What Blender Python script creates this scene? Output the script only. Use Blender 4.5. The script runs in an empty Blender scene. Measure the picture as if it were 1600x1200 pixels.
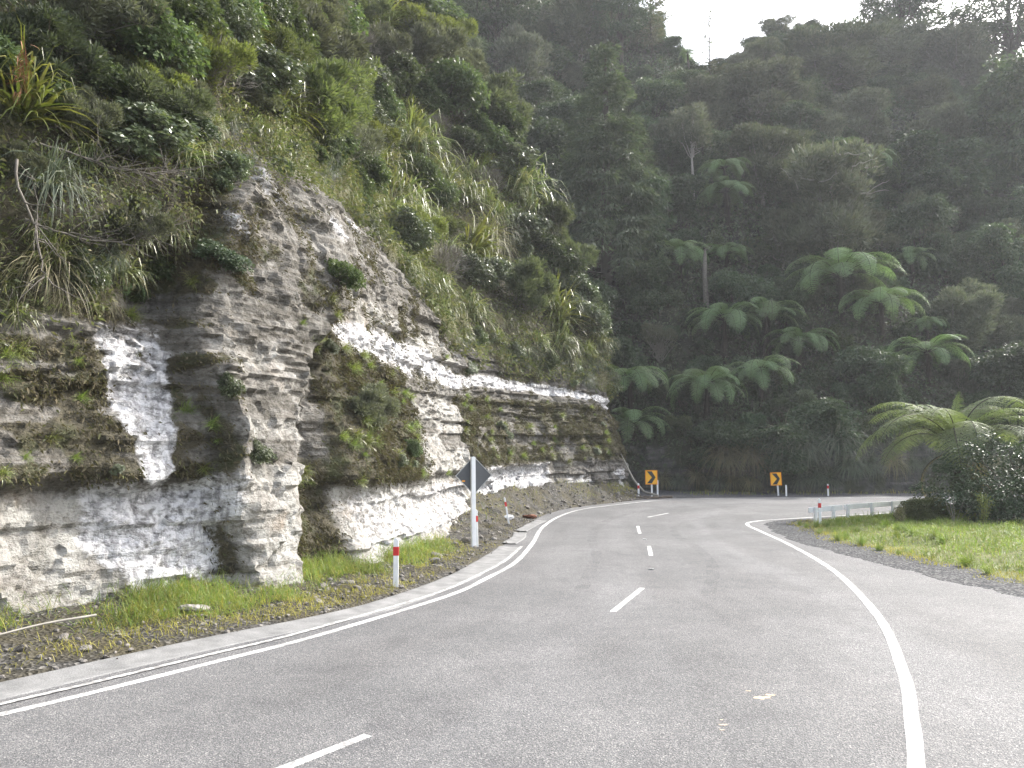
import bpy, bmesh, math
import numpy as np
from mathutils import Vector, Matrix, Euler

scene = bpy.context.scene
COL = scene.collection
rng = np.random.default_rng(11)

# ---------------------------------------------------------------- camera, light, exposure
cam_d = bpy.data.cameras.new('camera'); cam = bpy.data.objects.new('camera', cam_d); COL.objects.link(cam)
cam_d.sensor_width = 36; cam_d.lens = 36 * 1295 / 1600
cam_d.clip_start = .05; cam_d.clip_end = 3000
cam.location = (0, 0, 2.5); cam.rotation_euler = (math.radians(90) + math.atan(118 / 1295), 0, 0)
scene.camera = cam

SUN_AZ, SUN_EL = 55, 35                       # degrees to the right of +Y, and above the horizon
w = bpy.data.worlds.new('World'); scene.world = w; w.use_nodes = True
nt = w.node_tree
sky = nt.nodes.new('ShaderNodeTexSky'); sky.sky_type = 'NISHITA'; sky.sun_disc = False
sky.sun_elevation = math.radians(SUN_EL); sky.sun_rotation = math.radians(SUN_AZ)
sky.altitude = 100; sky.air_density = 1.0; sky.dust_density = 4.0; sky.ozone_density = 1.0
thin = nt.nodes.new('ShaderNodeHueSaturation'); thin.inputs['Saturation'].default_value = .5; thin.inputs['Value'].default_value = 1.35   # thin white cloud over the blue
nt.links.new(sky.outputs[0], thin.inputs['Color']); nt.links.new(thin.outputs[0], nt.nodes['Background'].inputs[0])
nt.nodes['Background'].inputs[1].default_value = .15
sun_d = bpy.data.lights.new('sun', 'SUN'); sun = bpy.data.objects.new('sun', sun_d); COL.objects.link(sun)
sun_d.energy = 2.55; sun_d.angle = math.radians(.6); sun_d.color = (1, .965, .90)
_d = Vector((math.sin(math.radians(SUN_AZ)) * math.cos(math.radians(SUN_EL)), math.cos(math.radians(SUN_AZ)) * math.cos(math.radians(SUN_EL)), math.sin(math.radians(SUN_EL))))
sun.rotation_euler = _d.to_track_quat('Z', 'Y').to_euler(); sun.location = (60, 60, 90)
scene.view_settings.view_transform = 'Standard'; scene.view_settings.look = 'None'
scene.view_settings.gamma = 1; scene.view_settings.use_curve_mapping = False
scene.view_settings.exposure = 1.55
HAZE_AND_GLARE = .0005                                  # density of the haze box

# ---------------------------------------------------------------- terrain functions
def sstep(a, b, x):
    t = np.clip((np.asarray(x, float) - a) / (b - a), 0, 1)
    return t * t * (3 - 2 * t)

def _hash(ix, iy, seed):
    h = (ix.astype(np.int64) * 374761393 + iy.astype(np.int64) * 668265263 + seed * 974711) & 0xffffffff
    h = ((h ^ (h >> 13)) * 1274126177) & 0xffffffff
    return ((h ^ (h >> 16)) & 0xffff) / 65535.0

def vnoise(x, y, seed=0):
    x = np.asarray(x, float); y = np.asarray(y, float)
    ix = np.floor(x); iy = np.floor(y); fx = x - ix; fy = y - iy
    ux = fx * fx * (3 - 2 * fx); uy = fy * fy * (3 - 2 * fy)
    a = _hash(ix, iy, seed); b = _hash(ix + 1, iy, seed); c = _hash(ix, iy + 1, seed); d = _hash(ix + 1, iy + 1, seed)
    return (a + (b - a) * ux) * (1 - uy) + (c + (d - c) * ux) * uy

def fbm(x, y, seed=0, oct=4, gain=.5):
    v = 0; a = 1; t = 0
    x = np.asarray(x, float); y = np.asarray(y, float)
    for o in range(oct):
        v = v + a * vnoise(x * 2 ** o + 17.3 * o, y * 2 ** o + 5.1 * o, seed + o); t += a; a *= gain
    return v / t * 2 - 1                      # -1..1

def cells(x, y, seed=0):
    """random value of the nearest jittered cell, and distance to it"""
    ix = np.floor(x); iy = np.floor(y); bd = np.full(np.shape(x), 9.); bv = np.zeros(np.shape(x))
    for a in (-1, 0, 1):
        for b in (-1, 0, 1):
            jx = ix + a; jy = iy + b; d = (jx + _hash(jx, jy, seed) - x) ** 2 + (jy + _hash(jx, jy, seed + 7) - y) ** 2
            m = d < bd; bd = np.where(m, d, bd); bv = np.where(m, _hash(jx, jy, seed + 13), bv)
    return bv, np.sqrt(bd)

def resample(pts, n):
    p = np.array(pts, float); k = len(p)
    q = np.vstack([2 * p[0] - p[1], p, 2 * p[-1] - p[-2]])
    out = []
    for i in range(k - 1):
        p0, p1, p2, p3 = q[i], q[i + 1], q[i + 2], q[i + 3]
        t = np.linspace(0, 1, 40, endpoint=False)[:, None]
        out.append(.5 * ((2 * p1) + (-p0 + p2) * t + (2 * p0 - 5 * p1 + 4 * p2 - p3) * t ** 2 + (-p0 + 3 * p1 - 3 * p2 + p3) * t ** 3))
    c = np.vstack(out + [p[-1:]])
    if n is None: return c
    L = np.concatenate([[0], np.cumsum(np.linalg.norm(np.diff(c, axis=0), axis=1))])
    s = np.linspace(0, L[-1], n)
    return np.stack([np.interp(s, L, c[:, j]) for j in range(c.shape[1])], 1)

def gz(y):                                    # the bend is banked: its outer side lies higher
    return 0.42 * sstep(26, 46, y)

# cliff: base line on the ground, s = metres along it, z = height, leaning back from the road
BASE = [(-19, -22), (-15, -8), (-11.3, 3), (-7.5, 12), (-6, 14.2), (-5, 16), (-4.2, 17.8), (-3.4, 20), (-2.8, 24), (-2.3, 28),
        (-1.4, 33), (.3, 37.3), (2.4, 40.8), (4.4, 43.4), (5.8, 45.4), (6.5, 46.9), (6.2, 48.6), (4.2, 50.2), (0, 52.5), (-6, 56), (-16, 62), (-30, 68)]
_bc = resample(BASE, None)
_bl = np.concatenate([[0], np.cumsum(np.linalg.norm(np.diff(_bc, axis=0), axis=1))])
SMAX = _bl[-1]
def base_at(s):
    return np.interp(s, _bl, _bc[:, 0]), np.interp(s, _bl, _bc[:, 1])
def base_nrm(s, e=1.2):
    x0, y0 = base_at(s - e); x1, y1 = base_at(s + e)
    dx, dy = x1 - x0, y1 - y0; l = np.hypot(dx, dy) + 1e-9
    return dy / l, -dx / l                    # towards the road
def lean(z):
    z = np.asarray(z, float)
    return .2 * np.clip(z, 0, 8) + .47 * np.clip(z - 8, 0, 24) + 1.6 * np.clip(z - 32, 0, 99)
def _raw_pt(s, z, off=0):
    bx, by = base_at(s); nx, ny = base_nrm(s); o = off - lean(z)
    return bx + nx * o, by + ny * o
# the road side and the gully side of the bluff meet in a crest that climbs away to the left
_tz = np.arange(-1, 64, .5); _sf = []; _sb = []
for _z in _tz:
    _a = np.arange(55, 75, .1); _x, _y = _raw_pt(_a, _z); _ok = _y > 47.7 - .12 * (_x - 6.4)
    _sf.append(_a[np.argmax(_ok)] if _ok.any() else 75.)
    _a = np.arange(76.5, 110, .1); _x, _y = _raw_pt(_a, _z); _ok = _y < 47.9 - .12 * (_x - 6.4)
    _sb.append(_a[len(_a) - 1 - np.argmax(_ok[::-1])] if _ok.any() else 76.5)
def cliff_pt(s, z, off=0):
    s = np.asarray(s, float); z = np.asarray(z, float) + 0 * s
    f = np.interp(z, _tz, _sf); b = np.interp(z, _tz, _sb); t = np.clip((s - f) / (b - f), 0, 1)
    x0, y0 = _raw_pt(np.minimum(s, f), z, off); x1, y1 = _raw_pt(np.maximum(s, b), z, off)
    return x0 * (1 - t) + x1 * t, y0 * (1 - t) + y1 * t, z

# far hillside: from its foot line y0(x) up to a ridge
def hill_y0(x):
    return 50.0 + .12 * np.clip(np.asarray(x, float) - 14, 0, 200) + 1.2 * np.sin(np.asarray(x, float) * .22)
def ridge(x, y):
    a = np.asarray(x, float) / np.maximum(y, 20)          # bearing of the saddle and shoulders
    r = 84 - 33 * np.exp(-((a - .24) / .10) ** 2) - 19 * sstep(.3, .42, a) - 2 * sstep(.5, .6, a) + 22 * sstep(.68, .9, a)  # right shoulder, out of view, is raised to keep sun off the hillside
    return r
def hill_z(x, y):
    x = np.asarray(x, float); y = np.asarray(y, float)
    d = y - hill_y0(x)
    z = 3.4 * sstep(-.1, .9, d) + 1.02 * np.clip(d - .9, 0, 500)
    z = z + sstep(2, 12, d) * (fbm(x * .07, y * .07, 31, 3) * 3.2 + 1.2 * fbm(x * .25, y * .25, 37, 2))
    z = z + 5 * sstep(6, 30, d) * sstep(9, -6, x)          # spur behind the bluff
    r = ridge(x, y)
    k = 6.0
    z = -k * np.log(np.exp(-np.clip(z / k, -60, 60)) + np.exp(-r / k))   # soft minimum with the ridge
    z = z - .9 * np.clip(d - 92, 0, 300)
    return np.where(d < -.2, -.3, z) + gz(y) * 0
# ---------------------------------------------------------------- mesh and object helpers
class Geo:
    """collects vertices and faces, then becomes ONE mesh"""
    def __init__(self): self.V = []; self.F = []; self.M = []; self.n = 0
    def add(self, V, F, m=0):
        V = np.asarray(V, float).reshape(-1, 3); F = np.asarray(F, int)
        self.V.append(V); self.F.append(F + self.n); self.M.append(m); self.n += len(V); return self
    def mesh(self, name, mats, smooth=False):
        me = bpy.data.meshes.new(name)
        V = np.concatenate(self.V) if self.V else np.zeros((0, 3))
        me.vertices.add(len(V)); me.vertices.foreach_set('co', V.ravel())
        idx = np.concatenate([f.ravel() for f in self.F]); tot = np.concatenate([np.full(len(f), f.shape[1]) for f in self.F])
        mi = np.concatenate([np.full(len(f), m) for f, m in zip(self.F, self.M)])
        st = np.concatenate([[0], np.cumsum(tot)[:-1]])
        me.loops.add(len(idx)); me.loops.foreach_set('vertex_index', idx.astype(np.int32))
        me.polygons.add(len(tot)); me.polygons.foreach_set('loop_start', st.astype(np.int32))
        me.polygons.foreach_set('loop_total', tot.astype(np.int32)); me.polygons.foreach_set('material_index', mi.astype(np.int32))
        me.polygons.foreach_set('use_smooth', np.full(len(tot), smooth))
        me.update(calc_edges=True); me.validate()
        for m in (mats if isinstance(mats, (list, tuple)) else [mats]): me.materials.append(m)
        return me
    def obj(self, name, mats, parent=None, smooth=False):
        return link(name, self.mesh(name, mats, smooth), parent)

def link(name, data, parent=None, loc=None, rot=None, scl=None):
    o = bpy.data.objects.new(name, data); COL.objects.link(o)
    if parent is not None: o.parent = parent
    if loc is not None: o.location = loc
    if rot is not None: o.rotation_euler = rot
    if scl is not None: o.scale = scl if hasattr(scl, '__len__') else (scl, scl, scl)
    return o

def tag(o, label=None, cat=None, group=None, kind=None):
    if label: o['label'] = label
    if cat: o['category'] = cat
    if group: o['group'] = group
    if kind: o['kind'] = kind
    return o

def nz(v): return v / (np.linalg.norm(v, axis=-1, keepdims=True) + 1e-9)

def leaves(g, C, D, L, W, droop=.2, flat=0.0, m=0, nrm=None):
    """one small pointed leaf per row of C, growing along D"""
    n = len(C); L = np.broadcast_to(L, n)[:, None]; W = np.broadcast_to(W, n)[:, None]
    D = nz(D); R = rng.normal(size=(n, 3)); R[:, 2] += flat
    if nrm is not None: R = R * .4 + nrm
    S = nz(np.cross(D, R)); dz = np.zeros((n, 3)); dz[:, 2:] = L * droop
    mid = C + D * L * .5 - dz * .2
    V = np.stack([C, mid + S * W * .5, C + D * L - dz, mid - S * W * .5], 1)
    return g.add(V, np.arange(n * 4).reshape(n, 4), m)

def blades(g, C, D, L, W, bend=1.2, seg=5, m=0):
    """arching strap leaves, each a tapering strip"""
    n = len(C); L = np.broadcast_to(L, n)[:, None]; W = np.broadcast_to(W, n)[:, None]; bend = np.broadcast_to(bend, n)[:, None]
    D = nz(D); h = D.copy(); h[:, 2] = 0; h = nz(h + rng.normal(size=(n, 3)) * [.01, .01, 0]); S = np.stack([-h[:, 1], h[:, 0], np.zeros(n)], 1)
    tw = rng.normal(size=(n, 1)) * .35; S = nz(S + tw * [[0, 0, 1]])
    P = C.copy(); rows = []
    for i in range(seg + 1):
        t = i / seg; wd = W * (.55 + .45 * math.sin(math.pi * min(t * 1.3, 1) )) * (1 - t ** 2.5) if i else W * .6
        rows += [P - S * wd * .5, P + S * wd * .5]
        d = D.copy(); d[:, 2:] -= bend * ((t + .5 / seg) ** 1.5) * 1.6
        P = P + nz(d) * L / seg
    V = np.stack(rows, 1); k = 2 * (seg + 1)
    F = np.concatenate([np.stack([np.arange(n) * k + 2 * i + j for j in (0, 1, 3, 2)], 1) for i in range(seg)])
    return g.add(V.reshape(-1, 3), F, m)

def tube(g, P, r, k=5, m=0, cap=True):
    P = np.asarray(P, float); n = len(P); r = np.broadcast_to(r, n)
    T = nz(np.gradient(P, axis=0)); up = np.where(np.abs(T[:, 2:]) > .9, [[1., 0, 0]], [[0, 0, 1.]])
    A = nz(np.cross(T, up)); B = np.cross(T, A); a = np.linspace(0, 2 * np.pi, k, endpoint=False)
    V = P[:, None] + r[:, None, None] * (np.cos(a)[None, :, None] * A[:, None] + np.sin(a)[None, :, None] * B[:, None])
    i = np.arange(n - 1)[:, None] * k; j = np.arange(k)[None]; j2 = (j + 1) % k
    F = np.stack([i + j, i + j2, i + k + j2, i + k + j], -1).reshape(-1, 4)
    g.add(V.reshape(-1, 3), F, m)
    if cap:
        for e in (0, n - 1):
            g.add(np.concatenate([V[e], P[e:e + 1]]), np.stack([np.arange(k), (np.arange(k) + 1) % k, np.full(k, k)], 1), m)
    return g

def grid_faces(nu, nv):
    i = np.arange(nu - 1)[:, None] * nv; j = np.arange(nv - 1)[None]
    return np.stack([i + j, i + nv + j, i + nv + j + 1, i + j + 1], -1).reshape(-1, 4)

def box(name, size, loc, mat, parent=None, bevel=.008, rot=None):
    bm = bmesh.new(); bmesh.ops.create_cube(bm, size=1)
    bmesh.ops.scale(bm, vec=size, verts=bm.verts)
    bmesh.ops.bevel(bm, geom=bm.edges[:], offset=min(bevel, min(size) * .3), segments=2, affect='EDGES')
    me = bpy.data.meshes.new(name); bm.to_mesh(me); bm.free(); me.materials.append(mat)
    return link(name, me, parent, loc, rot)

def plate(name, pts, thick, mat, parent=None, loc=None, rot=None, bevel=0):
    """outline in local x,z given a real thickness along local y"""
    bm = bmesh.new(); vs = [bm.verts.new((x, -thick / 2, z)) for x, z in pts]; f = bm.faces.new(vs)
    r = bmesh.ops.extrude_face_region(bm, geom=[f]); bmesh.ops.translate(bm, vec=(0, thick, 0), verts=[v for v in r['geom'] if isinstance(v, bmesh.types.BMVert)])
    bmesh.ops.recalc_face_normals(bm, faces=bm.faces)
    if bevel: bmesh.ops.bevel(bm, geom=bm.edges[:], offset=bevel, segments=1, affect='EDGES')
    me = bpy.data.meshes.new(name); bm.to_mesh(me); bm.free(); me.materials.append(mat)
    return link(name, me, parent, loc, rot)

def ribbon(name, pts, width, mat, parent, dz, n=None, zf=None, close=False):
    p = resample(pts, None); L = np.linalg.norm(np.diff(p, axis=0), axis=1).sum()
    p = resample(pts, n or max(4, int(L / .25))); T = nz(np.gradient(p, axis=0)); N = np.stack([-T[:, 1], T[:, 0]], 1)
    u = np.array([-.5, 0, .5]); wd = np.full(len(p), width) * (1 + .06 * fbm(np.arange(len(p)) * .6, np.zeros(len(p)), 5, 2))
    XY = p[:, None] + N[:, None] * (u[None, :, None] * wd[:, None, None])
    Z = gz(XY[..., 1]) + dz
    g = Geo(); g.add(np.concatenate([XY, Z[..., None]], -1), grid_faces(len(p), 3)[:, ::-1])
    return g.obj(name, mat, parent)

# ---------------------------------------------------------------- material helpers
class N:
    def __init__(self, name):
        self.m = bpy.data.materials.new(name); self.m.use_nodes = True
        self.t = self.m.node_tree; self.b = self.t.nodes['Principled BSDF']; self.out = self.t.nodes['Material Output']
        self.b.inputs['Roughness'].default_value = .85; self.b.inputs['Specular IOR Level'].default_value = .25
    def n(self, typ, **k):
        nd = self.t.nodes.new(typ)
        for a, v in k.items(): setattr(nd, a, v)
        return nd
    def l(self, a, b): self.t.links.new(a, b); return b
    def put(self, sock, v):
        if hasattr(v, 'links') or isinstance(v, bpy.types.NodeSocket): self.l(v, sock)
        elif isinstance(v, tuple): sock.default_value = v if len(v) == 4 or sock.type == 'VECTOR' else v + (1,)
        else: sock.default_value = v
    def pos(self): return self.n('ShaderNodeNewGeometry').outputs['Position']
    def obj(self): return self.n('ShaderNodeTexCoord').outputs['Object']
    def scale(self, v, s):
        nd = self.n('ShaderNodeVectorMath', operation='MULTIPLY'); self.put(nd.inputs[0], v); nd.inputs[1].default_value = s; return nd.outputs[0]
    def noise(self, v, s, d=4, r=.55, dist=0):
        nd = self.n('ShaderNodeTexNoise'); self.put(nd.inputs['Vector'], v); nd.inputs['Scale'].default_value = s; nd.inputs['Detail'].default_value = d
        nd.inputs['Roughness'].default_value = r; nd.inputs['Distortion'].default_value = dist; return nd.outputs['Fac']
    def vor(self, v, s, feature='F1', out='Distance'):
        nd = self.n('ShaderNodeTexVoronoi', feature=feature); self.put(nd.inputs['Vector'], v); nd.inputs['Scale'].default_value = s; return nd.outputs[out]
    def ramp(self, f, *stops):
        nd = self.n('ShaderNodeValToRGB'); self.put(nd.inputs[0], f); e = nd.color_ramp.elements
        while len(e) < len(stops): e.new(.5)
        for q, (p, c) in zip(e, stops):
            q.position = p; q.color = (c, c, c, 1) if not isinstance(c, tuple) else c + (1,)
        return nd.outputs[0]
    def mix(self, f, a, b, blend='MIX'):
        nd = self.n('ShaderNodeMix', data_type='RGBA', blend_type=blend); self.put(nd.inputs[0], f); self.put(nd.inputs[6], a); self.put(nd.inputs[7], b); return nd.outputs[2]
    def math(self, op, a, b=0., clamp=False):
        nd = self.n('ShaderNodeMath', operation=op, use_clamp=clamp); self.put(nd.inputs[0], a); self.put(nd.inputs[1], b); return nd.outputs[0]
    def attr(self, name):
        nd = self.n('ShaderNodeAttribute', attribute_name=name); s = self.n('ShaderNodeSeparateColor'); self.l(nd.outputs['Color'], s.inputs[0]); return s.outputs
    def bump(self, h, strength=.5, dist=.02):
        nd = self.n('ShaderNodeBump'); nd.inputs['Strength'].default_value = strength; nd.inputs['Distance'].default_value = dist
        self.l(h, nd.inputs['Height']); self.l(nd.outputs[0], self.b.inputs['Normal']); return nd
    def col(self, c): self.put(self.b.inputs['Base Color'], c); return self

def leafmat(name, cols, rough=.5, trans=.3, spec=.3, var=.5, clump=.6, clump_scale=.7):
    a = N(name); geo = a.n('ShaderNodeNewGeometry'); oi = a.n('ShaderNodeObjectInfo')
    k = len(cols); c = a.ramp(geo.outputs['Random Per Island'], *[(i / max(k - 1, 1), cols[i]) for i in range(k)])
    nse = a.noise(a.obj(), clump_scale, 3)
    v1 = a.math('ADD', a.math('MULTIPLY', a.ramp(nse, (.3, 0.), (.7, 1.)), clump), 1 - clump / 2)
    v2 = a.math('ADD', a.math('MULTIPLY', oi.outputs['Random'], var), 1 - var / 2)
    hs = a.n('ShaderNodeHueSaturation'); a.l(c, hs.inputs['Color']); a.l(a.math('MULTIPLY', v1, v2), hs.inputs['Value'])
    a.l(a.math('ADD', a.math('MULTIPLY', oi.outputs['Random'], .024), .488), hs.inputs['Hue'])
    a.col(hs.outputs[0]); a.b.inputs['Roughness'].default_value = rough; a.b.inputs['Specular IOR Level'].default_value = spec
    tr = a.n('ShaderNodeBsdfTranslucent'); a.l(a.mix(1., hs.outputs[0], (1.15, 1.25, .65), 'MULTIPLY'), tr.inputs[0])
    mx = a.n('ShaderNodeMixShader'); mx.inputs[0].default_value = trans
    a.l(a.b.outputs[0], mx.inputs[1]); a.l(tr.outputs[0], mx.inputs[2]); a.l(mx.outputs[0], a.out.inputs[0])
    return a.m

def plain(name, c, rough=.6, nscale=0, amt=.3, metal=0, spec=.4):
    a = N(name)
    if nscale: a.col(a.mix(a.ramp(a.noise(a.obj(), nscale, 5), (.35, 0.), (.7, 1.)), tuple(x * (1 - amt) for x in c), c))
    else: a.col(c)
    a.b.inputs['Roughness'].default_value = rough; a.b.inputs['Metallic'].default_value = metal; a.b.inputs['Specular IOR Level'].default_value = spec
    return a.m

# leaves
M_KAN = leafmat('olive_fine_leaves', [(.07, .082, .046), (.10, .115, .064), (.13, .142, .085)], .6, .3)
M_GREY = leafmat('grey_green_leaves', [(.10, .105, .075), (.13, .138, .095), (.16, .16, .115)], .6, .25)
M_DARK = leafmat('dark_green_leaves', [(.045, .07, .04), (.066, .096, .053), (.09, .12, .066)], .5, .25)
M_MID = leafmat('mid_green_leaves', [(.06, .085, .038), (.085, .115, .05), (.115, .14, .065)], .42, .3)
M_CONE = leafmat('conifer_leaves', [(.048, .066, .04), (.07, .09, .053), (.092, .11, .066)], .6, .25)
M_YEL = leafmat('yellow_green_leaves', [(.12, .145, .045), (.165, .185, .06), (.21, .22, .07)], .55, .35)
M_OLIVE = leafmat('sunlit_olive_leaves', [(.085, .105, .045), (.125, .148, .062), (.165, .18, .08)], .55, .35)
M_FRESH = leafmat('fresh_green_leaves', [(.07, .105, .04), (.10, .14, .055), (.14, .175, .075)], .38, .3)
M_GLOSS = leafmat('glossy_leaves', [(.065, .09, .045), (.10, .125, .062), (.15, .17, .10)], .3, .2, .6)
M_FLAX = leafmat('flax_blades', [(.09, .12, .045), (.13, .16, .06), (.19, .205, .085), (.25, .22, .13)], .35, .3, .5)
M_GOLD = leafmat('golden_flax_blades', [(.12, .155, .04), (.18, .20, .055), (.25, .24, .075)], .35, .35, .5)
M_STRAW = leafmat('straw_blades', [(.14, .135, .08), (.22, .20, .12), (.30, .26, .17), (.11, .13, .065)], .55, .3)
M_BLUE = leafmat('blue_grey_blades', [(.08, .105, .075), (.13, .155, .11), (.18, .195, .14)], .45, .25)
M_FERN = leafmat('fern_leaves', [(.13, .205, .095), (.16, .235, .115), (.19, .26, .13)], .65, .3, .3, .35, .25)
M_FERNSUN = leafmat('sunlit_fern_leaves', [(.13, .165, .075), (.16, .20, .09), (.195, .23, .11)], .5, .35, .3, .2, .2)
M_DEADF = leafmat('dead_fern_leaves', [(.17, .13, .06), (.23, .18, .08), (.19, .17, .07)], .7, .3)
M_COVER = leafmat('slope_cover_leaves', [(.07, .08, .035), (.11, .125, .048), (.15, .155, .065), (.17, .145, .09)], .55, .3, .3, 0, .9, .5)
M_UNDER = leafmat('undergrowth_leaves', [(.045, .068, .038), (.068, .096, .05), (.082, .102, .06), (.085, .078, .056)], .55, .2, .3, 0, .8, .3)
M_MOSS = leafmat('moss_tufts', [(.07, .063, .04), (.10, .088, .054), (.13, .112, .072), (.09, .10, .045)], .8, .2, .1, 0, .6, 1.2)
M_GLOSSD = leafmat('dark_glossy_leaves', [(.036, .056, .032), (.055, .082, .044), (.08, .108, .06)], .42, .15, .3)
M_KANH = leafmat('hill_feathery_leaves', [(.07, .083, .052), (.098, .112, .071), (.125, .136, .088)], .65, .25)
M_GREYH = leafmat('hill_grey_green_leaves', [(.088, .10, .072), (.115, .128, .09), (.15, .155, .115)], .65, .25)
M_MIDH = leafmat('hill_mid_green_leaves', [(.055, .085, .045), (.08, .115, .06), (.11, .14, .075)], .5, .25)
M_GRASS = leafmat('green_grass', [(.13, .19, .045), (.18, .25, .055), (.23, .285, .075), (.22, .21, .09)], .5, .4, .3, 0, .6, .8)
M_GRASSY = leafmat('yellow_grass', [(.27, .25, .06), (.37, .33, .08), (.30, .24, .12)], .6, .35, .2, 0, .4, .8)
M_TWIG = plain('grey_twigs', (.23, .21, .18), .8, 6)
M_TWIGM = plain('weathered_branch', (.19, .17, .145), .85, 9, .5)
M_TWIGB = plain('brown_twigs', (.12, .095, .075), .85, 6)
M_BARK = plain('dark_bark', (.07, .058, .045), .9, 3)
M_BARKP = plain('pale_bark', (.34, .32, .28), .8, 4)
M_FERNT = plain('fern_trunk_fibre', (.045, .035, .026), .95, 8)
# ---------------------------------------------------------------- ground, road, kerb
VERGE = [(-16, -14), (-12.2, -5), (-8.9, 4), (-5.75, 9.5), (-4.34, 11.8), (-3.06, 13.6), (-2.28, 15.2), (-1.44, 17.8), (-.72, 21.7), (-.1, 25.7), (.4, 30), (1.2, 34.5), (2.5, 38), (4.3, 40.5), (6.0, 42.7), (7.2, 44.5)]
CLIFFB = [(-21, -14), (-16, -5), (-11.6, 3), (-7.5, 12), (-6, 14.2), (-5, 16), (-4.2, 17.8), (-3.4, 20), (-2.8, 24), (-2.3, 28), (-1.4, 33), (.3, 37.3), (2.4, 40.8), (4.4, 43.4), (5.8, 45.4), (6.5, 46.9)]
OUTER = VERGE + [(9, 45.3), (11.5, 45.9), (15.7, 46.6), (21.5, 47.4), (32, 49.4), (50, 53), (90, 62)]
INNER = [(14, -16), (12, -6), (10.9, 2), (10.3, 7), (10.0, 10), (9.7, 13), (9.4, 15.5), (9.2, 18), (8.95, 21.5), (8.9, 25), (9.15, 28.2), (9.4, 30.0), (9.65, 31.2), (9.95, 32.1), (10.35, 32.6), (10.9, 33), (11.6, 33.35), (12.9, 34), (15.6, 35.3), (20, 37.3), (31, 40.4), (50, 44.5), (90, 53)]
NR = 620
ro = resample(OUTER, None); ri = resample(INNER, None)
def both(n):
    k = np.linspace(0, len(ro) - 1, n); i = np.arange(len(ro))
    f = lambda p: np.stack([np.interp(k, i, p[:, 0]), np.interp(k, i, p[:, 1])], 1)
    return f(ro), f(ri)
O_, I_ = both(NR)

a = N('ground_soil'); p = a.pos()
a.col(a.mix(a.ramp(a.noise(p, 1.5, 6), (.35, 0.), (.7, 1.)), (.07, .065, .05), (.13, .12, .09))); a.bump(a.noise(p, 14, 6), .6, .05); M_SOIL = a.m
xs = np.concatenate([np.linspace(-400, -40, 10), np.linspace(-38, 90, 129), np.linspace(100, 400, 8)])
ys = np.concatenate([np.linspace(-400, -30, 10), np.linspace(-28, 75, 104), np.linspace(90, 600, 10)])
Xg, Yg = np.meshgrid(xs, ys, indexing='ij')
g = Geo(); g.add(np.stack([Xg, Yg, gz(Yg) - .09], -1), grid_faces(len(xs), len(ys)))
tag(g.obj('ground', M_SOIL), kind='structure')

# chip seal
a = N('chip_seal'); p = a.pos(); uv = a.n('ShaderNodeUVMap').outputs[0]
sx = a.n('ShaderNodeSeparateXYZ'); a.l(uv, sx.inputs[0])
chips = a.vor(p, 78, out='Color'); sc = a.n('ShaderNodeSeparateColor'); a.l(chips, sc.inputs[0])
c1 = a.ramp(sc.outputs[0], (0., (.072, .073, .076)), (.55, (.12, .12, .122)), (.85, (.164, .163, .162)), (1., (.27, .262, .252)))
big = a.noise(a.scale(p, (1, 1, 1)), .35, 5); mid = a.noise(p, 2.2, 5)
c2 = a.mix(a.ramp(big, (.4, 0.), (.62, 1.)), c1, (1.25, 1.24, 1.23), 'MULTIPLY')
c2 = a.mix(a.math('MULTIPLY', a.ramp(mid, (.45, 0.), (.75, 1.)), .55), c2, (.72, .72, .74), 'MULTIPLY')
wav = a.n('ShaderNodeTexNoise'); cmb = a.n('ShaderNodeCombineXYZ'); a.l(a.math('MULTIPLY', sx.outputs[0], 11.), cmb.inputs[0]); a.l(a.math('MULTIPLY', sx.outputs[1], 9.), cmb.inputs[1])
a.l(cmb.outputs[0], wav.inputs['Vector']); wav.inputs['Scale'].default_value = 1.; wav.inputs['Detail'].default_value = 3
c2 = a.mix(a.math('MULTIPLY', a.ramp(wav.outputs['Fac'], (.42, 0.), (.62, 1.)), .5), c2, (.78, .77, .77), 'MULTIPLY')
tracks = a.n('ShaderNodeMath', operation='SINE'); a.l(a.math('ADD', a.math('MULTIPLY', sx.outputs[0], 19.), a.math('MULTIPLY', a.noise(p, .25, 2), 3.)), tracks.inputs[0])
c2 = a.mix(a.math('MULTIPLY', a.ramp(tracks.outputs[0], (.2, 0.), (.9, 1.)), .35), c2, (1.25, 1.25, 1.26), 'MULTIPLY')
oil = a.noise(a.scale(p, (1.1, .35, 1)), .9, 5); c2 = a.mix(a.math('MULTIPLY', a.ramp(oil, (.58, 0.), (.68, 1.)), .45), c2, (.70, .70, .71), 'MULTIPLY')
a.col(c2); a.b.inputs['Roughness'].default_value = .72; a.b.inputs['Specular IOR Level'].default_value = .3
a.bump(a.vor(p, 62), .55, .012); M_ROAD = a.m
NV = 22; t = np.linspace(0, 1, NV)
XY = O_[:, None] * (1 - t[None, :, None]) + I_[:, None] * t[None, :, None]
g = Geo(); g.add(np.concatenate([XY, gz(XY[..., 1:2])], -1), grid_faces(NR, NV)[:, ::-1])
road = tag(g.obj('road', M_ROAD), kind='structure')
uvl = road.data.uv_layers.new(name='UVMap'); vi = np.empty(len(road.data.loops), int); road.data.loops.foreach_get('vertex_index', vi)
uvs = np.stack([(vi % NV) / (NV - 1), (vi // NV) / (NR - 1)], 1); uvl.data.foreach_set('uv', uvs.ravel())

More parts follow.
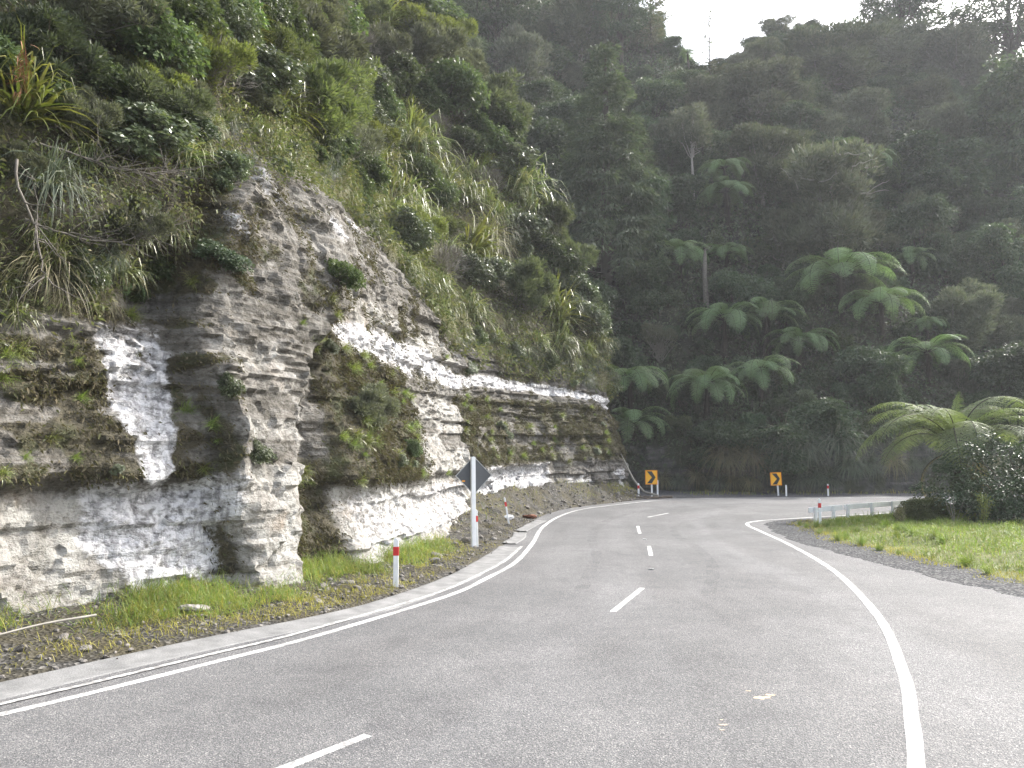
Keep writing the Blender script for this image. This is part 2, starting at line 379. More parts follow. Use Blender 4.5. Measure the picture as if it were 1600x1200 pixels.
a = N('road_paint'); p = a.pos()
wear = a.ramp(a.math('ADD', a.math('MULTIPLY', a.noise(p, 30, 4), .6), a.math('MULTIPLY', a.noise(p, 1.1, 3), .45)), (.44, 0.), (.60, 1.))
a.col(a.mix(wear, (.74, .74, .72), (.26, .255, .25))); a.bump(a.vor(p, 62), .4, .01); a.b.inputs['Roughness'].default_value = .6; M_PAINT = a.m
a = N('worn_road_paint'); p = a.pos()
a.col(a.mix(a.ramp(a.noise(p, 9, 5), (.42, 0.), (.58, 1.)), (.55, .54, .52), (.24, .235, .23))); M_PAINTW = a.m
OUTLINE = [(-14.2, -9), (-9.6, 1.6), (-7.1, 5.4), (-5.03, 8.41), (-4.35, 9.45), (-3.61, 10.66), (-2.75, 12.14), (-1.18, 15.55), (-.52, 17.87), (.09, 20.6), (.6, 25), (1.08, 30.2), (1.95, 34.5), (3.2, 37.8), (5.1, 40.3), (7.0, 42.6), (8.6, 44.0), (11.3, 44.95), (15.7, 45.6), (21.2, 46.4), (32, 48.5), (50, 52), (90, 61)]
INLINE = [(-4.5, -8), (-1.2, -2.4), (1.4, 3), (3.29, 7.0), (3.83, 8.2), (4.62, 10.06), (5.91, 13.72), (7.3, 19.2), (8.25, 25.3), (8.62, 29.3), (8.74, 31), (9.1, 32.15), (10.0, 33.0), (11.2, 33.6), (13, 34.5), (15.8, 35.8), (20, 37.8), (31, 41), (50, 45.2), (90, 54)]
ribbon('edge_line', OUTLINE, .13, M_PAINT, road, .004)
ribbon('edge_line', INLINE, .14, M_PAINT, road, .004)
SECOND = [(-14.6, -9), (-9.95, 1.7), (-7.42, 5.55), (-5.33, 8.6), (-4.64, 9.66), (-3.9, 10.87), (-3.03, 12.32), (-1.46, 15.7), (-.81, 17.97), (-.2, 20.65), (.28, 24.2)]
ribbon('edge_line', SECOND, .09, M_PAINTW, road, .012)
for d in ([(-3.4, 4.7), (-2.5, 6.1)], [(-1.95, 6.85), (-1.31, 7.8)], [(1.66, 13.94), (2.54, 16.47)], [(3.62, 21.9), (3.98, 24.4)], [(4.3, 28.2), (4.62, 30.8)], [(5.55, 34.2), (6.7, 35.9)]):
    ribbon('centre_dash', d, .11, M_PAINT, road, .004, 8)
for cx, cy in ((3.18, 19.21), (4.15, 26.3)):
    box('lane_marker', (.12, .1, .03), (cx, cy, gz(cy) + .012), M_PAINT, road, .01)
def splash(cx, cy, r, seed, sy=.6):
    k = 26; an = np.linspace(0, 2 * np.pi, k, endpoint=False); rr = r * (.45 + .75 * vnoise(an * 2.2, an * 0 + seed, seed)) * (1 + .5 * np.sin(an * 3 + seed) ** 2)
    V = np.stack([cx + rr * np.cos(an), cy + rr * np.sin(an) * sy, np.full(k, gz(cy) + .003)], 1)
    g = Geo(); g.add(np.vstack([V, [[cx, cy, gz(cy) + .003]]]), np.stack([np.arange(k), (np.arange(k) + 1) % k, np.full(k, k)], 1)); return g
a = N('tyre_track'); p = a.pos(); a.col((.075, .075, .077)); tb = a.n('ShaderNodeBsdfTransparent'); ms = a.n('ShaderNodeMixShader')
a.l(a.math('MULTIPLY', a.ramp(a.noise(p, 1.6, 6), (.40, 0.), (.70, 1.)), .16), ms.inputs[0]); a.l(tb.outputs[0], ms.inputs[1]); a.l(a.b.outputs[0], ms.inputs[2]); a.l(ms.outputs[0], a.out.inputs[0]); M_TYRE = a.m
for tr_ in ([(3.6, 15.5), (4.75, 20), (5.3, 24.5), (5.45, 28), (6.3, 31.5), (8.6, 34.5), (12, 36.2)], [(1.3, 16), (2.2, 22), (2.7, 28), (4.2, 34), (7.4, 38.5), (12, 41)]):
    ribbon('tyre_track', tr_, .28, M_TYRE, road, .007)
M_SPL = plain('beige_paint_spill', (.62, .50, .36), .7, 30, .35)
for i, (cx, cy, r) in enumerate(((2.62, 9.0, .085), (2.74, 9.1, .06), (2.56, 9.25, .03), (2.0, 8.1, .035), (1.95, 7.95, .02), (2.02, 8.25, .02))):
    splash(cx, cy, r, 3 + i).obj('paint_spill', M_SPL, road)

# dished concrete kerb along the cliff side, broken further on
a = N('kerb_concrete'); p = a.pos()
a.col(a.mix(a.ramp(a.noise(p, 3, 6), (.3, 0.), (.7, 1.)), (.15, .15, .148), (.26, .258, .254))); a.bump(a.noise(p, 40, 4), .6, .015); M_KERB = a.m
def strip(name, pts, w0, prof, mat, z0=0., kind='structure', parent=None, seed=3):
    q = resample(pts, None); L = np.linalg.norm(np.diff(q, axis=0), axis=1).sum(); q = resample(pts, max(4, int(L / .2)))
    T = nz(np.gradient(q, axis=0)); R = np.stack([T[:, 1], -T[:, 0]], 1)
    pr = np.array(prof)
    XY = q[:, None] + R[:, None] * (pr[None, :, :1] * w0) + (fbm(q[:, 0] * 1.3, q[:, 1] * 1.3, seed, 3) * .04)[:, None, None]
    Z = gz(XY[..., 1]) + pr[None, :, 1] + z0
    g = Geo(); g.add(np.concatenate([XY, Z[..., None]], -1), grid_faces(len(q), len(pr))[:, ::-1])
    o = g.obj(name, mat, parent, True)
    return tag(o, kind=kind) if kind and not parent else o
KPROF = [(-.05, -.05), (0, .02), (.1, .03), (.3, .02), (.6, .006), (.9, .012), (1., .010), (1.03, .006), (1.05, -.01)]
strip('kerb', VERGE[1:9] + [(-.35, 24.2)], .62, KPROF, M_KERB)
strip('kerb', [(-.3, 24.9), (-.05, 26.5), (.05, 28.3)], .42, KPROF, M_KERB, .02)
strip('kerb', [(.1, 28.8), (.45, 30.6), (.95, 32.6)], .4, KPROF, M_KERB, .03)
# strip of pale grit between kerb and line
a = N('roadside_grit'); p = a.pos()
a.col(a.mix(a.ramp(a.noise(p, 4, 6), (.35, 0.), (.65, 1.)), (.17, .165, .16), (.33, .32, .31))); a.bump(a.vor(p, 50), .5, .01); M_GRIT = a.m

# gravel shoulder and grassy bank on the inside of the bend
a = N('dark_gravel'); p = a.pos()
gv = a.vor(p, 24, out='Color'); s2 = a.n('ShaderNodeSeparateColor'); a.l(gv, s2.inputs[0])
a.col(a.mix(a.ramp(a.noise(p, 1.6, 5), (.35, 0.), (.7, 1.)), a.ramp(s2.outputs[0], (0., (.018, .019, .022)), (.6, (.05, .052, .058)), (1., (.15, .15, .152))), (1.15, 1.12, 1.06), 'MULTIPLY'))
a.bump(a.vor(p, 24), .8, .03); M_GRAVEL = a.m
wig = fbm(I_[:, 0] * .8, I_[:, 1] * .8, 9, 3)
ti = nz(np.gradient(I_, axis=0)); ni = np.stack([ti[:, 1], -ti[:, 0]], 1)       # away from the seal
m = (I_[:, 0] < 89)
offs = np.array([-.5, -.15, .1, .4, .8, 1.2, 1.6])
XY = I_[:, None] + ni[:, None] * (offs[None, :, None] + (wig * .18)[:, None, None] * (offs > -.3)[None, :, None])
hz = np.array([-.03, .006, .02, .03, .05, .05, .02]) 
Z = gz(XY[..., 1]) + hz[None] + .015 * fbm(XY[..., 0] * 5, XY[..., 1] * 5, 4, 3) * (offs > -.3)[None]
g = Geo(); g.add(np.concatenate([XY, Z[..., None]], -1), grid_faces(len(I_), len(offs))[:, ::-1])
tag(g.obj('gravel_shoulder', M_GRAVEL, None, True), kind='structure')
SPINE = [(24, -16), (23, -6), (22, 2), (21.5, 7), (21, 10), (20.5, 13), (20, 15.5), (19.5, 18), (19, 21.5), (18.5, 24), (17.5, 26), (16.5, 27), (15.8, 28), (15.6, 29), (15.8, 29.6), (16.5, 30.2), (17.5, 30.8), (19, 31.6), (22, 32.8), (27, 34.2), (35, 37.4), (52, 41.5), (90, 50)]
rs = resample(SPINE, None); kk = np.linspace(0, len(rs) - 1, NR); ii = np.arange(len(rs))
S_ = np.stack([np.interp(kk, ii, rs[:, 0]), np.interp(kk, ii, rs[:, 1])], 1)
E_ = I_ + ni * .6 + ni * (wig * .3)[:, None]
def bank_z(XY, dist): return gz(XY[..., 1]) + .02 + .28 * sstep(0, 3.5, dist) + .05 * fbm(XY[..., 0] * .9, XY[..., 1] * .9, 14, 3) * sstep(0, 1, dist)
tb = np.linspace(0, 1, 26) ** 1.4
XY = E_[:, None] * (1 - tb[None, :, None]) + S_[:, None] * tb[None, :, None]
DI = np.linalg.norm(XY - E_[:, None], axis=-1)
Zb = bank_z(XY, DI) - .05 * (tb == 0)[None]
a = N('bank_soil'); p = a.pos()
a.col(a.mix(a.ramp(a.noise(p, 1.2, 5), (.35, 0.), (.65, 1.)), (.10, .12, .035), (.17, .17, .06))); a.bump(a.noise(p, 20, 5), .6, .04); M_BANK = a.m
g = Geo(); g.add(np.concatenate([XY, Zb[..., None]], -1), grid_faces(NR, 26)[:, ::-1])
tag(g.obj('grass_bank', M_BANK, None, True), kind='structure')
BANKXY, BANKZ, BANKD = XY, Zb, DI

# far side of the bend: gravel strip below the hillside
far = OUTER[15:]; far = [(6.2, 43.2)] + far
a_ = resample(far, 160); T = nz(np.gradient(a_, axis=0)); Nn = np.stack([-T[:, 1], T[:, 0]], 1)
of = np.array([-.3, 0, .4, 1., 2., 3.2, 5.5, 9])
XY = a_[:, None] + Nn[:, None] * of[None, :, None]
Z = gz(XY[..., 1]) + np.array([-.03, .015, .03, .06, .08, .1, .2, .3])[None] + .03 * fbm(XY[..., 0] * 2, XY[..., 1] * 2, 6, 3) * (of > 0)
g = Geo(); g.add(np.concatenate([XY, Z[..., None]], -1), grid_faces(160, 8))
tag(g.obj('far_gravel_strip', M_GRAVEL, None, True), kind='structure')
FARXY, FARZ = XY, Z

# verge of dark soil and scree between kerb and cliff
vo = resample(VERGE, None); vb = resample(CLIFFB, None); n = 420
k = np.linspace(0, len(vo) - 1, n); i = np.arange(len(vo))
vo = np.stack([np.interp(k, i, vo[:, j]) for j in (0, 1)], 1); vb = np.stack([np.interp(k, i, vb[:, j]) for j in (0, 1)], 1)
tv = np.linspace(-.02, 1.25, 26)
XY = vo[:, None] * (1 - tv[None, :, None]) + vb[:, None] * tv[None, :, None]
yy = vo[:, 1]
hb = .22 + .75 * sstep(24, 31, yy) - .35 * sstep(37, 43, yy)
Z = gz(XY[..., 1]) + .025 + hb[:, None] * np.clip(tv, 0, 1)[None] ** 1.5 + (.07 + .12 * sstep(24, 29, yy))[:, None] * fbm(XY[..., 0] * 1.8, XY[..., 1] * 1.8, 8, 4) * sstep(0, .25, tv)[None]
Z[:, 0] -= .08
a = N('verge_soil'); p = a.pos()
st = a.vor(p, 17, out='Color'); s3 = a.n('ShaderNodeSeparateColor'); a.l(st, s3.inputs[0])
cs = a.ramp(s3.outputs[0], (0., (.02, .019, .018)), (.6, (.048, .045, .04)), (.9, (.09, .085, .078)), (1., (.2, .19, .175)))
a.col(a.mix(a.ramp(a.noise(p, 1.3, 6), (.4, 0.), (.62, 1.)), cs, (.06, .052, .032))); a.bump(a.math('ADD', a.vor(p, 17), a.noise(p, 9, 6)), .8, .05); M_VERGE = a.m
g = Geo(); g.add(np.concatenate([XY, Z[..., None]], -1), grid_faces(n, 26))
tag(g.obj('verge', M_VERGE, None, True), kind='structure')
VXY, VZ, VT = XY, Z, tv

# ---------------------------------------------------------------- the cut rock cliff with its slope above
sg = np.concatenate([np.linspace(0, 26, 40, endpoint=False), np.arange(26, 60, .085), np.arange(60, 82, .13), np.linspace(82, SMAX, 50)])
zg = np.concatenate([np.arange(-.4, 10, .075), np.linspace(10, 34, 70, endpoint=False), np.linspace(34, 62, 12)])
Sg, Zg = np.meshgrid(sg, zg, indexing='ij')
def zveg(s): return np.interp(s, [20, 34, 36.4, 37.2, 38.2, 38.9, 39.7, 40.4, 41.2, 44.2, 48, 51.5, 54, 56, 58.5, 64, 70, 74, 78], [3, 4.1, 4.5, 5.0, 5.3, 5.6, 6.4, 7.9, 8.6, 9.5, 10.4, 10.6, 9.8, 8.7, 7.3, 6.5, 6.6, 6.2, 6.5])
bl = np.interp(Zg, [0, 2, 4.4, 6, 7.7, 9, 11], [40.55, 40.4, 40.0, 40.3, 41.0, 42.5, 45])
br = np.interp(Zg, [0, 2.2, 4.8, 6, 7.2, 8.5, 10], [42.15, 42.5, 43.5, 45, 47.3, 49.3, 51])
wob = .42 * fbm(Sg * .7, Zg * .8, 61, 4)
bl = bl - .42 + .30 * fbm(Sg * .3, Zg * 1.1, 161, 3); br = br - .36 + .35 * fbm(Sg * .3, Zg * 1.0, 162, 3)
butt = sstep(bl - .22, bl + .22, Sg + wob * .5) * (1 - sstep(br - .5, br + .35, Sg + wob)) * (1 - sstep(8.8, 10.4, Zg))
inrock = 1 - sstep(-.2, 1.3, Zg - zveg(Sg) + .5 * fbm(Sg * .5, Zg * .3, 62, 3))
zd = Zg + .12 * fbm(Sg * .35, Zg * .5, 63, 3) + .02 * Sg * 0
bedn = np.floor(zd * 2.1); bedh = vnoise(bedn * 3.7, bedn * 0 + np.floor(Sg / 6), 64) ; bedf = zd * 2.1 - bedn
beds = (bedh - .5) * .36 + (.5 - bedf) * .09
wx = .35 * fbm(Sg * .8, Zg * .8, 170, 3); wz = .25 * fbm(Sg * .8, Zg * .9, 171, 3)
lump = 1 - np.abs(fbm(Sg * .9 - .4 * Zg, Zg * 2.3 + .5 * Sg, 66, 5, .6)) * 2.0
pit = sstep(.2, .6, fbm(Sg * 1.6 - Zg * .7, Zg * 4.2 + Sg * .9, 166, 5, .65))
upper = sstep(3.6, 5.2, Zg + .5 * fbm(Sg * .5, Zg * .5, 167, 2))
blk, _ = cells((Sg + wx) * .85, (zd + wz) * 2.0 + .2 * Sg * upper, 172); blk2, bd2 = cells((Sg + wx) * 2.4, (zd + wz) * 5.0 + .4 * Sg * upper, 173)
thin = vnoise(np.floor(zd * 7.3), np.floor(zd * 7.3) * 0 + np.floor(Sg / 3.1 + 2 * fbm(Sg * .2, zd, 174, 2)), 175) - .5
rough = .26 * fbm(Sg * .42, Zg * .6, 65, 4) + (.05 + .09 * upper) * lump - .02 * pit + .05 * fbm(Sg * 5.5, Zg * 7, 67, 3)
rough += (.20 - .06 * upper) * (blk - .5) + (.09 - .055 * upper) * (blk2 - .5) + .07 * thin * sstep(46, 50, Sg)
left = 1 - sstep(40, 40.6, Sg)
off = inrock * (rough + beds * (.45 + .55 * sstep(52, 58, Sg)) * (1 - .6 * butt))
off += .62 * butt * (1 + .18 * fbm(Sg * .2, Zg * .9, 163, 3))
off += left * (.46 * sstep(1.95, 2.3, zd + .28 * fbm(Sg * .8, Zg * .3, 164, 3)) * (1 - .55 * sstep(3.0, 5.5, Zg)) - .15)
lip = sstep(42.6, 43.3, Sg)
off += lip * .40 * sstep(1.7, 2.1, zd + .3 * fbm(Sg * .7, Zg * .3, 165, 3)) * (1 - sstep(2.6, 5.5, Zg)) * (1 - .45 * sstep(57, 60, Sg))
off += lip * .6 * (1 - sstep(0, 1.5, Zg)) ** 2 * (1 - sstep(57, 59, Sg))
chute = np.exp(-((Sg - (38.9 - .14 * (Zg - 2))) / .75) ** 2) * sstep(2, 2.6, Zg) * (1 - sstep(5, 6, Zg))
off -= .22 * chute
cave = np.exp(-((Sg - 39.3) / .8) ** 2 - ((Zg - 5.9) / 1.1) ** 2); off -= .9 * cave
off += .5 * np.exp(-((Sg - 37.5) / 1.6) ** 2 - ((Zg - 6.6) / .9) ** 2)
off -= .3 * np.exp(-((Sg - 43.2) / .5) ** 2) * (1 - sstep(4, 6, Zg))
off += (1 - inrock) * (.7 * fbm(Sg * .16, Zg * .16, 68, 3) + .3 * fbm(Sg * .6, Zg * .6, 69, 3))
fr = np.exp(-((Sg - 57.4) / .18) ** 2) + np.exp(-((Sg - 66.6 - .2 * Zg) / .15) ** 2) + np.exp(-((Sg - 70.5 + .1 * Zg) / .15) ** 2)
off -= .2 * fr * inrock
CX, CY, CZ = cliff_pt(Sg, Zg, off)
far_ = sstep(30, 26, CY); 
CZ = CZ + gz(CY) * 1.0
W = np.zeros_like(Sg); MO = np.zeros_like(Sg); PA = np.zeros_like(Sg); DK = np.zeros_like(Sg)
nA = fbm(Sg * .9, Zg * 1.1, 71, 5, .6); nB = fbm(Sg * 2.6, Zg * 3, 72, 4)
# white mineral coat, with the sun glint on the wet chute painted in
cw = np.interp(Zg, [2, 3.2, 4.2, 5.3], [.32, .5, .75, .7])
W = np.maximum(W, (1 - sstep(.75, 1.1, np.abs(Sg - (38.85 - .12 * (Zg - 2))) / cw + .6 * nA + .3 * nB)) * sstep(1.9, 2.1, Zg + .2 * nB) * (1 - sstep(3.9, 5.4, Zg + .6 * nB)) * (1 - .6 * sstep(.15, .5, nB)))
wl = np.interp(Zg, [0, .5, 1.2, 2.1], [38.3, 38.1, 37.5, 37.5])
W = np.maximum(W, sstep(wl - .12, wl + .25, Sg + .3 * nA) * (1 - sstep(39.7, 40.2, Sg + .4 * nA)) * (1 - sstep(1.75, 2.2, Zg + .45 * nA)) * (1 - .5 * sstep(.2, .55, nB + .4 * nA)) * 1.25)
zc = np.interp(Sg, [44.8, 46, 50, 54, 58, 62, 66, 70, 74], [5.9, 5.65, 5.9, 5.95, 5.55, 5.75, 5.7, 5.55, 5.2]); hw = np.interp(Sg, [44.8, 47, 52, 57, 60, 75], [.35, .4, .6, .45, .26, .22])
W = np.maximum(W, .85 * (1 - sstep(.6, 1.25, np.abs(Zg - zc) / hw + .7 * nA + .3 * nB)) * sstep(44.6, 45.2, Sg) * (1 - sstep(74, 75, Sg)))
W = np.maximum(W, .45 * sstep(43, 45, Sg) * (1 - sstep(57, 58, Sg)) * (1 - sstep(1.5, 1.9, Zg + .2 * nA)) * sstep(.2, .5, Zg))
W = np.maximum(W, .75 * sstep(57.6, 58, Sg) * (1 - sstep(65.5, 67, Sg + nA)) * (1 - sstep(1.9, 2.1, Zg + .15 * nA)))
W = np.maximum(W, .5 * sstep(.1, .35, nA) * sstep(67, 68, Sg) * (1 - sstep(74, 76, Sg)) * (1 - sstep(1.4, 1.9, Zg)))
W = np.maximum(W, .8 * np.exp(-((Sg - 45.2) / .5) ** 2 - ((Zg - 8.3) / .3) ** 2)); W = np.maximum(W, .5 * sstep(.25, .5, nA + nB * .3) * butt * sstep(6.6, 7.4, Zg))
# pale clean rock
PA = np.maximum(PA, (1 - sstep(37.8, 38.3, Sg)) * (1 - sstep(1.85, 2.1, Zg)))
PA = np.maximum(PA, butt * (1 - sstep(2.2, 2.6, Zg))); PA = np.maximum(PA, .55 * butt * sstep(2.4, 2.8, Zg) * (1 - sstep(4.4, 5.4, Zg)) * (bedh > .45))
PA = np.maximum(PA, sstep(43, 44, Sg) * (1 - sstep(57.5, 59, Sg)) * (1 - sstep(1.7, 2., Zg)))
PA = np.maximum(PA, .9 * sstep(49, 51, Sg) * (1 - sstep(56.5, 58, Sg)) * sstep(1.9, 2.2, Zg) * (1 - sstep(4.2, 5.2, Zg)) * (bedh > .35))
PA = np.maximum(PA, .7 * sstep(44.3, 45.5, Sg) * (1 - sstep(58, 60, Sg)) * sstep(5.1, 5.4, Zg) * (1 - sstep(6.8, 7.4, Zg)))
# moss and thin growth
MO = np.maximum(MO, sstep(43.1, 43.8, Sg) * (1 - sstep(49.5, 51.5, Sg + nA)) * sstep(1.75, 2.1, Zg) * (1 - sstep(5.0, 5.5, Zg + .4 * nA)))
MO = np.maximum(MO, .85 * sstep(56.5, 57.6, Sg) * sstep(1.95, 2.2, Zg) * (1 - sstep(4.8, 5.2, Zg + .2 * nA)) * sstep(-.55, .1, nA + .5 * (bedh - .4)))
MO = np.maximum(MO, left * sstep(2.0, 2.3, Zg) * sstep(-.35, .15, nA + .25 * np.sin(zd * 9)) * (1 - W))
MO = np.maximum(MO, sstep(39.5, 40.0, Sg) * (1 - sstep(bl - .1, bl + .15, Sg)) * sstep(.25, .5, Zg + .3 * nA))
MO = np.maximum(MO, sstep(br - .1, br + .2, Sg) * (1 - sstep(43.2, 44.2, Sg)) * (1 - sstep(2, 3, Zg)))
MO = np.maximum(MO, 1 - inrock); MO = np.maximum(MO, .62 * sstep(-.05, .3, nA + .3 * nB) * inrock * sstep(4.5, 5.5, Zg))
MO *= (1 - .8 * np.clip(W, 0, 1))
DK = np.maximum(DK, sstep(57, 60, Sg) * sstep(5.9, 6.3, Zg)); DK = np.maximum(DK, cave); DK = np.maximum(DK, .8 * sstep(67, 70, Sg)); DK = np.maximum(DK, .8 * np.exp(-((Sg - 43.6) / .7) ** 2 - ((Zg - 6.4) / .45) ** 2))  # dark upper rock; hollow and far end have shade put into the colour
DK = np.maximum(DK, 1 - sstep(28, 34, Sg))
g = Geo(); g.add(np.stack([CX, CY, CZ], -1), grid_faces(len(sg), len(zg)))
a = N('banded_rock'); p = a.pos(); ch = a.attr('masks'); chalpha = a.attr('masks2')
strata = a.noise(a.scale(p, (.22, .22, 4.2)), 1., 5, .6, .25); strata2 = a.noise(a.scale(p, (.6, .6, 11)), 1., 4, .6, .3)
ps = a.scale(p, (1, 1, 1.6)); n1 = a.noise(p, 1.3, 7, .62); n2 = a.noise(ps, 6, 7, .68)
n3 = a.noise(ps, 19, 5, .65)
n4 = a.noise(ps, 2.3, 7, .7, .5); vs = a.noise(a.scale(p, (3.5, 3.5, .5)), 1., 5, .6)
base = a.ramp(a.math('ADD', a.math('MULTIPLY', strata, .55), a.math('MULTIPLY', n1, .45)), (.34, (.10, .094, .084)), (.45, (.195, .184, .164)), (.54, (.27, .257, .235)), (.66, (.38, .368, .345)))
base = a.mix(a.math('MULTIPLY', a.ramp(strata2, (.42, 0.), (.6, 1.)), .5), base, (.58, .53, .46), 'MULTIPLY')
base = a.mix(a.math('MULTIPLY', a.ramp(n4, (.42, 1.), (.50, 0.)), .5), base, (.38, .36, .31), 'MULTIPLY')
base = a.mix(a.math('MULTIPLY', a.ramp(n2, (.40, 1.), (.50, 0.)), .5), base, (.42, .40, .36), 'MULTIPLY')
base = a.mix(a.math('MULTIPLY', a.ramp(n3, (.40, 1.), (.50, 0.)), .35), base, (.5, .48, .45), 'MULTIPLY')
pale = a.mix(a.ramp(n1, (.38, 0.), (.62, 1.)), (.33, .31, .28), (.50, .488, .455))
pale = a.mix(a.math('MULTIPLY', a.ramp(n2, (.38, 1.), (.48, 0.)), .7), pale, (.45, .43, .40), 'MULTIPLY')
pale = a.mix(a.math('MULTIPLY', a.ramp(n4, (.38, 1.), (.46, 0.)), .6), pale, (.50, .48, .44), 'MULTIPLY')
rust = a.ramp(a.noise(p, .9, 4), (.58, 0.), (.70, 1.)); pale = a.mix(a.math('MULTIPLY', rust, .4), pale, (.30, .21, .13))
def soft(m, nse, lo=.25, hi=.75): return a.ramp(a.math('ADD', m, a.math('MULTIPLY', a.math('SUBTRACT', nse, .5), 1.7)), (lo, 0.), (hi, 1.))
c = a.mix(soft(ch[2], n4), base, pale)
c = a.mix(a.math('MULTIPLY', a.ramp(vs, (.36, 1.), (.47, 0.)), .55), c, (.38, .38, .36), 'MULTIPLY')
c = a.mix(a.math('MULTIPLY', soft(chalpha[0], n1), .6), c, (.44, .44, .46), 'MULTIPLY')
mossc = a.mix(a.ramp(n4, (.38, 0.), (.62, 1.)), (.045, .041, .030), (.12, .106, .070))
mossc = a.mix(a.ramp(a.noise(p, 1.7, 4), (.52, 0.), (.66, 1.)), mossc, (.075, .08, .04))
c = a.mix(soft(ch[1], a.math('ADD', a.math('MULTIPLY', n2, .5), a.math('MULTIPLY', n4, .5)), .38, .62), c, mossc)
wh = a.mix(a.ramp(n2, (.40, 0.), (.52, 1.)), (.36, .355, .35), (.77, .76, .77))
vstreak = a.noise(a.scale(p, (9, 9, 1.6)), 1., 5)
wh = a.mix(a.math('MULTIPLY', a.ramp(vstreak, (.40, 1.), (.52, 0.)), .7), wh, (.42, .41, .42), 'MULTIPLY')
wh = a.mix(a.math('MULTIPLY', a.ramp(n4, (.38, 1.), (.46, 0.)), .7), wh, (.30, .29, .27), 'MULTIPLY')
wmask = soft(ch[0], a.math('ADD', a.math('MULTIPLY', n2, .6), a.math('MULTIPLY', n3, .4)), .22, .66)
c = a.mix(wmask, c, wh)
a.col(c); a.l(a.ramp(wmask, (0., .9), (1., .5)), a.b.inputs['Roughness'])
h = a.math('ADD', a.math('ADD', a.math('MULTIPLY', n2, .9), a.math('MULTIPLY', n4, .8)), a.math('ADD', a.math('MULTIPLY', n3, .45), a.math('MULTIPLY', strata2, .4))); a.bump(h, 1., .13); M_ROCK = a.m
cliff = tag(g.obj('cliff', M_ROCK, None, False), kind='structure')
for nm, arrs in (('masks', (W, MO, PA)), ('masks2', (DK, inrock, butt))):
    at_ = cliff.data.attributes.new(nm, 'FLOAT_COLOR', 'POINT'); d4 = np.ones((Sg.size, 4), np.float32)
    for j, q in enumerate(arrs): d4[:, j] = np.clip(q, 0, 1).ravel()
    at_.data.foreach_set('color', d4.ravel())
CP = np.stack([CX, CY, CZ], -1)
def cliff_surf(s, z):
    """nearest mesh point of the finished cliff"""
    i = np.clip(np.searchsorted(sg, s), 0, len(sg) - 1); j = np.clip(np.searchsorted(zg, z), 0, len(zg) - 1)
    return CP[i, j]

# ---------------------------------------------------------------- far hillside
hx = np.concatenate([np.linspace(-260, -50, 16, endpoint=False), np.arange(-50, 6, .8), np.arange(6, 46, .22), np.arange(46, 100, .8), np.linspace(100, 320, 20)])
hd = np.concatenate([[-.5, -.15], np.arange(-.05, 1.4, .12), np.arange(1.6, 70, .8), np.linspace(72, 330, 30)])
HX, HD = np.meshgrid(hx, hd, indexing='ij'); HY = hill_y0(HX) + HD
HZ = hill_z(HX, HY); face = (HD > -.12) & (HD < 3)
HYo = HY - face * (.45 * fbm(HX * .6, HZ * 1.0, 80, 4) + .22 * fbm(HX * 2.0, HZ * 3, 81, 3)) 
HZ = np.maximum(HZ, -.4)
a = N('hillside_earth'); p = a.pos()
bare = a.ramp(a.math('ADD', a.math('MULTIPLY', a.noise(a.scale(p, (.6, .6, 3.2)), 1., 6, .65, .4), .5), a.math('MULTIPLY', a.noise(p, 1.6, 7, .7), .5)), (.40, (.028, .027, .024)), (.52, (.075, .072, .066)), (.64, (.16, .155, .148)))
bare = a.mix(a.ramp(a.noise(p, .8, 6, .65), (.47, 0.), (.56, 1.)), bare, (.04, .042, .024))
gd = a.n('ShaderNodeNewGeometry'); sn = a.n('ShaderNodeSeparateXYZ'); a.l(gd.outputs['Normal'], sn.inputs[0])
steep = a.ramp(sn.outputs[2], (.35, 1.), (.6, 0.))
a.col(a.mix(steep, a.mix(a.ramp(a.noise(p, .7, 6), (.35, 0.), (.65, 1.)), (.025, .024, .018), (.05, .05, .03)), bare)); a.bump(a.noise(p, 5, 7), .9, .15); M_HILL = a.m
g = Geo(); g.add(np.stack([HX, HYo, HZ], -1), grid_faces(len(hx), len(hd)))
tag(g.obj('hillside', M_HILL, None, True), kind='structure')
# ---------------------------------------------------------------- plant meshes (built once, then copied)
def rnd(n): return rng.normal(size=(n, 3))
def clumps(C, rc, per, L, W, up=.3, out=.5, c0=None, flat=.3, droop=.15, squash=.6, g=None, m=0, spiky=0.):
    """leaf sprays: each clump is a rough dome of overlapping leaves with a looser inside"""
    g = g or Geo(); n = len(C); rc = np.broadcast_to(rc, n)
    c = np.repeat(C, per, 0); r = np.repeat(rc, per)[:, None]
    o = nz(rnd(n * per) + [0, 0, .55]); rad = np.where(rng.random((n * per, 1)) < .22, rng.uniform(.2, .7, (n * per, 1)), rng.uniform(.72, 1.12, (n * per, 1)))
    P = c + o * r * rad * [1, 1, squash]
    c0 = C.mean(0) if c0 is None else np.asarray(c0, float)
    hd = o * [1, 1, .15]
    D = hd * (1 - spiky) + o * spiky + nz(P - c0) * out * .5 + [0, 0, up - .25 * (1 - spiky)] + rnd(n * per) * .35
    k = rng.uniform(.6, 1.35, n * per)
    return leaves(g, P, D, L * k, W * k, droop, flat, m, o)
def lobed(nl, per, rx, rz, cz, lr, seed=0, zs=.75):
    """clump centres over the upper sides of several lobes of a crown"""
    c = ellipsoid(nl, rx, rz, cz, .45, seed); l = lr * rng.uniform(.7, 1.25, nl)
    C = np.repeat(c, per, 0); q = nz(rnd(nl * per) + [0, 0, .5])
    return C + q * np.repeat(l, per)[:, None] * rng.uniform(.65, 1.05, (nl * per, 1)) * [1, 1, zs]
